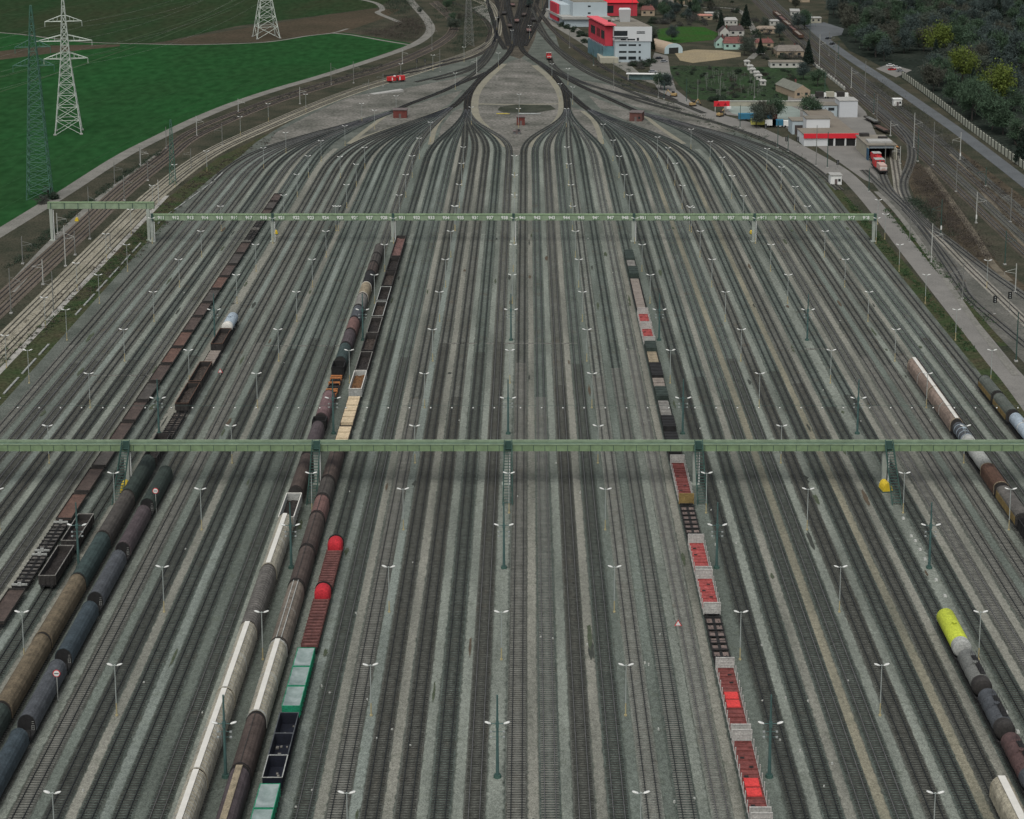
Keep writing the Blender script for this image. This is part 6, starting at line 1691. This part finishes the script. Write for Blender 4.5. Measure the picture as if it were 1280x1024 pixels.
TM = {'bare': ([mat('bare_twigs_grey', (0.058, 0.074, 0.056), var=.3, scale=.15), mat('bare_twigs_violet', (0.044, 0.064, 0.058), var=.3, scale=.15), mat('bare_twigs_olive', (0.044, 0.078, 0.044), var=.3, scale=.15), mat('bare_twigs_brown', (0.058, 0.062, 0.046), var=.3, scale=.15)], mat('grey_bark', (0.05, 0.045, 0.04))),
      'leaf': ([mat('spring_leaves', (0.115, 0.150, 0.022), c2=(0.062, 0.092, 0.018), scale=.25)], mat('brown_bark', (0.045, 0.036, 0.028))),
      'conifer': ([mat('dark_needles', (0.012, 0.024, 0.016), var=.4, scale=.3)], mat('brown_bark', (0.045, 0.036, 0.028)))}
protos = {'bare': [tree_proto('bare_tree', s, 'bare', 12) for s in (1, 2, 3, 4, 5, 6)], 'leaf': [tree_proto('spring_green_tree', 8, 'leaf', 12)], 'conifer': [tree_proto('conifer', 9, 'conifer', 13)]}
first = {}
def plant(kind, x, y, s, label, group, rng, sz=None, which=None):
    i = which if which is not None else rng.randrange(len(protos[kind])); p = protos[kind][i]
    if (kind, i) in first: o = copy_tree(p)
    else: o = p; first[(kind, i)] = 1
    o.location = (x, y, 0); o.rotation_euler = (0, 0, rng.uniform(0, 6.28)); o.scale = (s, s, sz or s * rng.uniform(.85, 1.15))
    o['label'] = label; o['group'] = group
    return o
r = random.Random(99)
def inpoly(x, y, p):
    c = False
    for i in range(len(p)):
        (x1, y1), (x2, y2) = p[i], p[i - 1]
        if (y1 > y) != (y2 > y) and x < (x2 - x1) * (y - y1) / (y2 - y1) + x1: c = not c
    return c
wood = [(1066, 58), (1098, 74), (1132, 88), (1205, 146), (1300, 212), (1300, -30), (1050, -40), (1040, 24)]
pts = []
tries = 0
while len(pts) < 290 and tries < 40000:
    tries += 1
    u, v = r.uniform(1040, 1300), r.uniform(-30, 212)
    if not inpoly(u, v, wood): continue
    if u > 1235 and 88 < v < 165 and r.random() < .75: continue
    x, y = P(u, v)
    if r.random() > (y / 1250) ** 2.2 + .12: continue
    if any(abs(u - a) < 20 and -3 < v - c < 26 for a, c in ((1170, 70), (1203, 104), (1244, 136))): continue
    if any((x - a) ** 2 + (y - c) ** 2 < 42 for a, c in pts): continue
    pts.append((x, y))
for k, (x, y) in enumerate(pts):
    conif = r.random() < .10
    plant('conifer' if conif else 'bare', x, y, r.uniform(.85, 1.4) if not conif else r.uniform(.8, 1.15), 'dark evergreen standing in the bare wood beyond the pale wall' if conif else 'bare dark tree crowded in the wood beyond the pale wall', 'dark evergreens in the wood' if conif else 'bare trees in the wood', r)
for u, v, s, lab in [(1170, 70, 1.5, 'rounded yellow-green tree in the wood, farthest of three'), (1203, 104, 1.4, 'dull yellow-green tree in the wood, middle of three'), (1244, 136, 1.6, 'yellow-green tree at the clearing in the wood, nearest of three')]:
    x, y = P(u, v); plant('leaf', x, y, s, lab, 'spring green trees', r)
for u, v, s, lab in [(1169, 78, 1.0, 'dark conifer right in front of the farthest yellow-green tree'), (1216, 110, .9, 'dark conifer beside the middle yellow-green tree'), (1256, 150, .8, 'dark evergreen below the nearest yellow-green tree'), (1276, 206, 1.0, 'dark evergreen at the right edge by the pale wall')]:
    x, y = P(u, v); plant('conifer', x, y, s, lab, 'dark conifers beside the yellow-green trees', r)
for u, v, s, lab, kd in [(1010, 84, 1.15, 'dark dense tree beside the right-hand tracks by the grey-roofed house', 'conifer'), (932, 36, 1.3, 'large dark conifer above the houses', 'conifer'), (901, 42, 1.0, 'slim dark conifer left of the large one', 'conifer'), (840, 52, .8, 'bare tree on the bright green meadow', 'bare'), (945, 160, .9, 'bare tree beside the blue lorry, left one', 'bare'), (957, 158, .9, 'bare tree beside the blue lorry, middle one', 'bare'), (966, 152, 1.0, 'bare tree beside the blue lorry, right one', 'bare'),
                         (1014, 150, 1.0, 'bare tree before the long grey depot wing', 'bare'), (826, 112, .8, 'thin bare tree at the road bend, left one', 'bare'), (831, 113, .8, 'thin bare tree at the road bend, right one', 'bare'), (1004, 100, .7, 'bare tree beside the mossy-roofed shed', 'bare'), (1022, 108, .8, 'bare tree by the fence near the tracks', 'bare')]:
    x, y = P(u, v); plant(kd, x, y, s, lab, 'single trees among the buildings', r)
for k in range(46):
    for _ in range(50):
        u, v = r.uniform(795, 1010), r.uniform(-10, 70)
        if (818 < u < 900 and 30 < v < 56) or (840 < u < 930 and 56 < v < 82) or abs(u - (945 + v * .95)) < 12 or (900 < u < 950 and 8 < v < 62): continue
        break
    x, y = P(u, v); plant('conifer' if r.random() < .2 else 'bare', x, y, r.uniform(.5, .9), 'bare garden tree among the houses at the top right of the yard', 'garden trees among the houses', r)
for k in range(16):
    u, v = r.choice([(525, 20), (560, 10), (575, 30), (548, 4), (590, 40), (700, 6), (672, 4)]); x, y = P(u + r.uniform(-12, 12), v + r.uniform(-8, 8)); plant('bare', x, y, r.uniform(.4, .7), 'bare tree on the slope beside the yard throat', 'bare trees by the yard throat', r)

# brush
BM = [mat('brush_brown', (0.052, 0.044, 0.036), var=.35, scale=.4), mat('brush_grey', (0.048, 0.050, 0.044), var=.35, scale=.4), mat('brush_green', (0.026, 0.042, 0.026), var=.4, scale=.4)]
bprotos = []
for k in range(5):
    p = blob_pts(900, 2.6, 1.9, 1.5, 40 + k, 7, .6); p[:, 2] = np.maximum(p[:, 2], .02)
    bprotos.append(leafy('shrub', p, BM[k % 3], .75 if k % 3 < 2 else .38, .09 if k % 3 < 2 else .3, 60 + k, .5))
bfirst = {}
def shrub(x, y, s, label, group, which=None):
    i = which if which is not None else r.randrange(5)
    if i in bfirst: o = bprotos[i].copy(); COL.objects.link(o)
    else: o = bprotos[i]; bfirst[i] = 1
    o.location = (x, y, 0); o.rotation_euler = (0, 0, r.uniform(0, 6.28)); o.scale = (s * r.uniform(.8, 1.3), s * r.uniform(.8, 1.3), s * r.uniform(.6, 1.1))
    tag(o, label, 'shrub', group)
def strew(n, poly, smin, smax, label, group, which=None):
    us, vs = [p[0] for p in poly], [p[1] for p in poly]; k = 0
    for _ in range(n * 40):
        u, v = r.uniform(min(us), max(us)), r.uniform(min(vs), max(vs))
        if inpoly(u, v, poly):
            x, y = P(u, v); shrub(x, y, r.uniform(smin, smax), label, group, which and r.choice(which)); k += 1
            if k >= n: break
def undergrowth(n, poly, h, m, label, l=.6, w=.12, clump=26):
    """one mass of brush over a patch of ground"""
    rs = np.random.RandomState(int(n + poly[0][0])); pts = []
    W_ = px(poly); xs, ys = [p[0] for p in W_], [p[1] for p in W_]
    while len(pts) < n:
        x, y = rs.uniform(min(xs), max(xs)), rs.uniform(min(ys), max(ys))
        if not inpoly(x, y, W_): continue
        s_ = rs.uniform(.3, 1.0)
        q = rs.normal(size=(clump, 3)) * np.array([1.3, 1.3, .5]) * s_ * max(h, .5) + np.array([x, y, h * .45 * s_]); q[:, 2] = np.abs(q[:, 2])
        pts += [tuple(v) for v in q]
    o = leafy('undergrowth', np.array(pts), m, l, w, n % 1000, .6)
    tag(o, label, None, None, 'stuff'); return o
BR, BG, BN = BM
undergrowth(9000, [(1140, 205), (1160, 215), (1185, 245), (1212, 285), (1240, 322), (1228, 330), (1195, 300), (1165, 268), (1148, 240)], 2.4, BR, 'brown leafless thicket between the right-hand tracks', .9, .1)
undergrowth(3500, [(1135, 250), (1150, 250), (1180, 285), (1195, 300), (1160, 275)], 1.6, BN, 'dark green thicket between the right-hand tracks')
undergrowth(4200, [(1090, 97), (1140, 137), (1180, 167), (1205, 190), (1190, 190), (1140, 152), (1085, 108)], 2.2, BG, 'grey leafless brush along the strip beside the grey road', .8, .1)
undergrowth(5000, [(1205, 192), (1290, 260), (1380, 330), (1380, 380), (1290, 300), (1250, 265), (1210, 217)], 1.0, BR, 'low brown brush on the bank below the grey road')
undergrowth(7000, [(448, 42), (485, 36), (500, 27), (520, 22), (530, 36), (520, 50), (490, 50)], 3.0, BR, 'brown leafless brush in the triangle between the field paths', 1.0, .12)
undergrowth(4000, [(480, -4), (506, -4), (518, 10), (500, 22), (484, 14)], 3.5, BN, 'dark brush near the top of the field road', 1.0, .14)
undergrowth(9000, [(538, 34), (545, 8), (600, 0), (615, 18), (612, 46), (585, 62), (560, 70), (568, 45), (560, 20)], 2.0, BN, 'dark rough scrub between the curving left main lines', .9, .14)
undergrowth(7000, [(0, 340), (60, 288), (115, 245), (160, 213), (205, 186), (198, 196), (150, 226), (100, 266), (30, 328)], .7, BN, 'low dark scrub between the dirt road and the left main lines', .5, .12)
undergrowth(4000, [(205, 186), (260, 158), (340, 124), (420, 98), (480, 80), (478, 86), (400, 110), (330, 133), (250, 168)], .6, BG, 'low grey scrub between the dirt road and the far left main lines', .5, .12)
undergrowth(12000, [(200, 258), (260, 212), (330, 174), (345, 166), (335, 180), (300, 196), (255, 232), (225, 262), (180, 315), (60, 418), (-20, 470), (-60, 470), (20, 410), (140, 315)], .5, BR, 'rough brown weeds on the bank at the left yard edge', .35, .1)
undergrowth(7000, [(200, 262), (225, 262), (180, 315), (100, 385), (-20, 475), (-60, 475), (60, 400), (140, 325)], .45, mat('weed_green', (0.026, 0.058, 0.020), var=.4, scale=.3), 'green weeds on the bank at the left yard edge', .3, .12)
undergrowth(5000, [(740, 62), (760, 68), (800, 98), (860, 138), (960, 172), (1040, 222), (1030, 226), (940, 178), (840, 142), (780, 110), (735, 76)], .8, BN, 'low dark brush on the bank between the track fan and the depot road', .5, .12)
undergrowth(6500, [(1056, 248), (1062, 262), (1101, 310), (1152, 372), (1207, 440), (1220, 440), (1164, 372), (1112, 310), (1074, 262), (1062, 248)], .3, MATS['weed_green'], 'green grass fringe left of the service road', .3, .14)
undergrowth(4500, [(1101, 262), (1145, 310), (1201, 372), (1229, 405), (1243, 405), (1213, 372), (1156, 310), (1111, 262)], .3, MATS['weed_green'], 'green grass fringe right of the service road', .3, .14)
undergrowth(6000, [(800, -8), (920, -8), (945, 30), (1000, 78), (940, 72), (936, 40), (900, 30), (830, 32)], 1.7, BN, 'dark green hedges and weeds among the houses', .7, .16)
undergrowth(4500, [(800, -8), (920, -8), (1004, 82), (980, 84), (930, 58), (898, 32), (815, 36)], 1.7, BG, 'grey bare hedges among the houses', .8, .12)
undergrowth(4000, [(838, 82), (930, 83), (1005, 90), (1030, 112), (985, 124), (905, 124), (860, 118)], .8, BN, 'dark rough growth in the garden plots', .5, .14)
strew(22, [(700, 30), (735, 44), (736, 60), (770, 82), (755, 74), (715, 44)], .5, 1.0, 'dark green bush along the offices', 'bushes along the offices', [2])
strew(14, [(780, 80), (815, 78), (815, 88), (790, 86)], .6, 1.0, 'dark bush at the foot of the white office', 'bushes at the office foot', [2, 4])
strew(70, [(840, 86), (900, 86), (1000, 90), (1000, 122), (900, 124), (850, 106)], .3, .7, 'small garden shrub in the plots above the pale wall', 'garden shrubs in the plots', [2, 2, 0, 1])
strew(14, [(800, 55), (818, 50), (832, 70), (830, 60)], .7, 1.2, 'dark bush between the white office and the meadow', 'bushes between office and meadow', [2, 4])
strew(10, [(885, 125), (910, 122), (915, 128), (890, 130)], .5, .9, 'dark shrub beside the red kiosk sign', 'shrubs beside the kiosk', [2])
strew(8, [(55, 240), (70, 232), (68, 250), (50, 256)], .5, .9, 'shrub at the foot of the slim green pylon', 'shrubs at the pylon foot', [1, 2])
strew(56, [(800, 8), (905, -6), (1000, 60), (1010, 84), (930, 66), (905, 60), (895, 32), (830, 34)], .6, 1.5, 'dark hedge bush among the houses beside the right-hand tracks', 'hedge bushes among the houses', [1, 2, 4])
strew(30, [(800, 10), (900, 0), (905, 30), (830, 34), (808, 30)], .6, 1.2, 'dark garden bush among the houses near the top edge', 'garden bushes near the top', [1, 2, 4])
strew(24, [(930, 60), (990, 60), (1010, 82), (960, 80)], .5, .9, 'dark garden bush around the grey-roofed house', 'garden bushes by the grey-roofed house', [1, 2])
for i, p in enumerate(bprotos):
    if i not in bfirst: bpy.data.objects.remove(p)
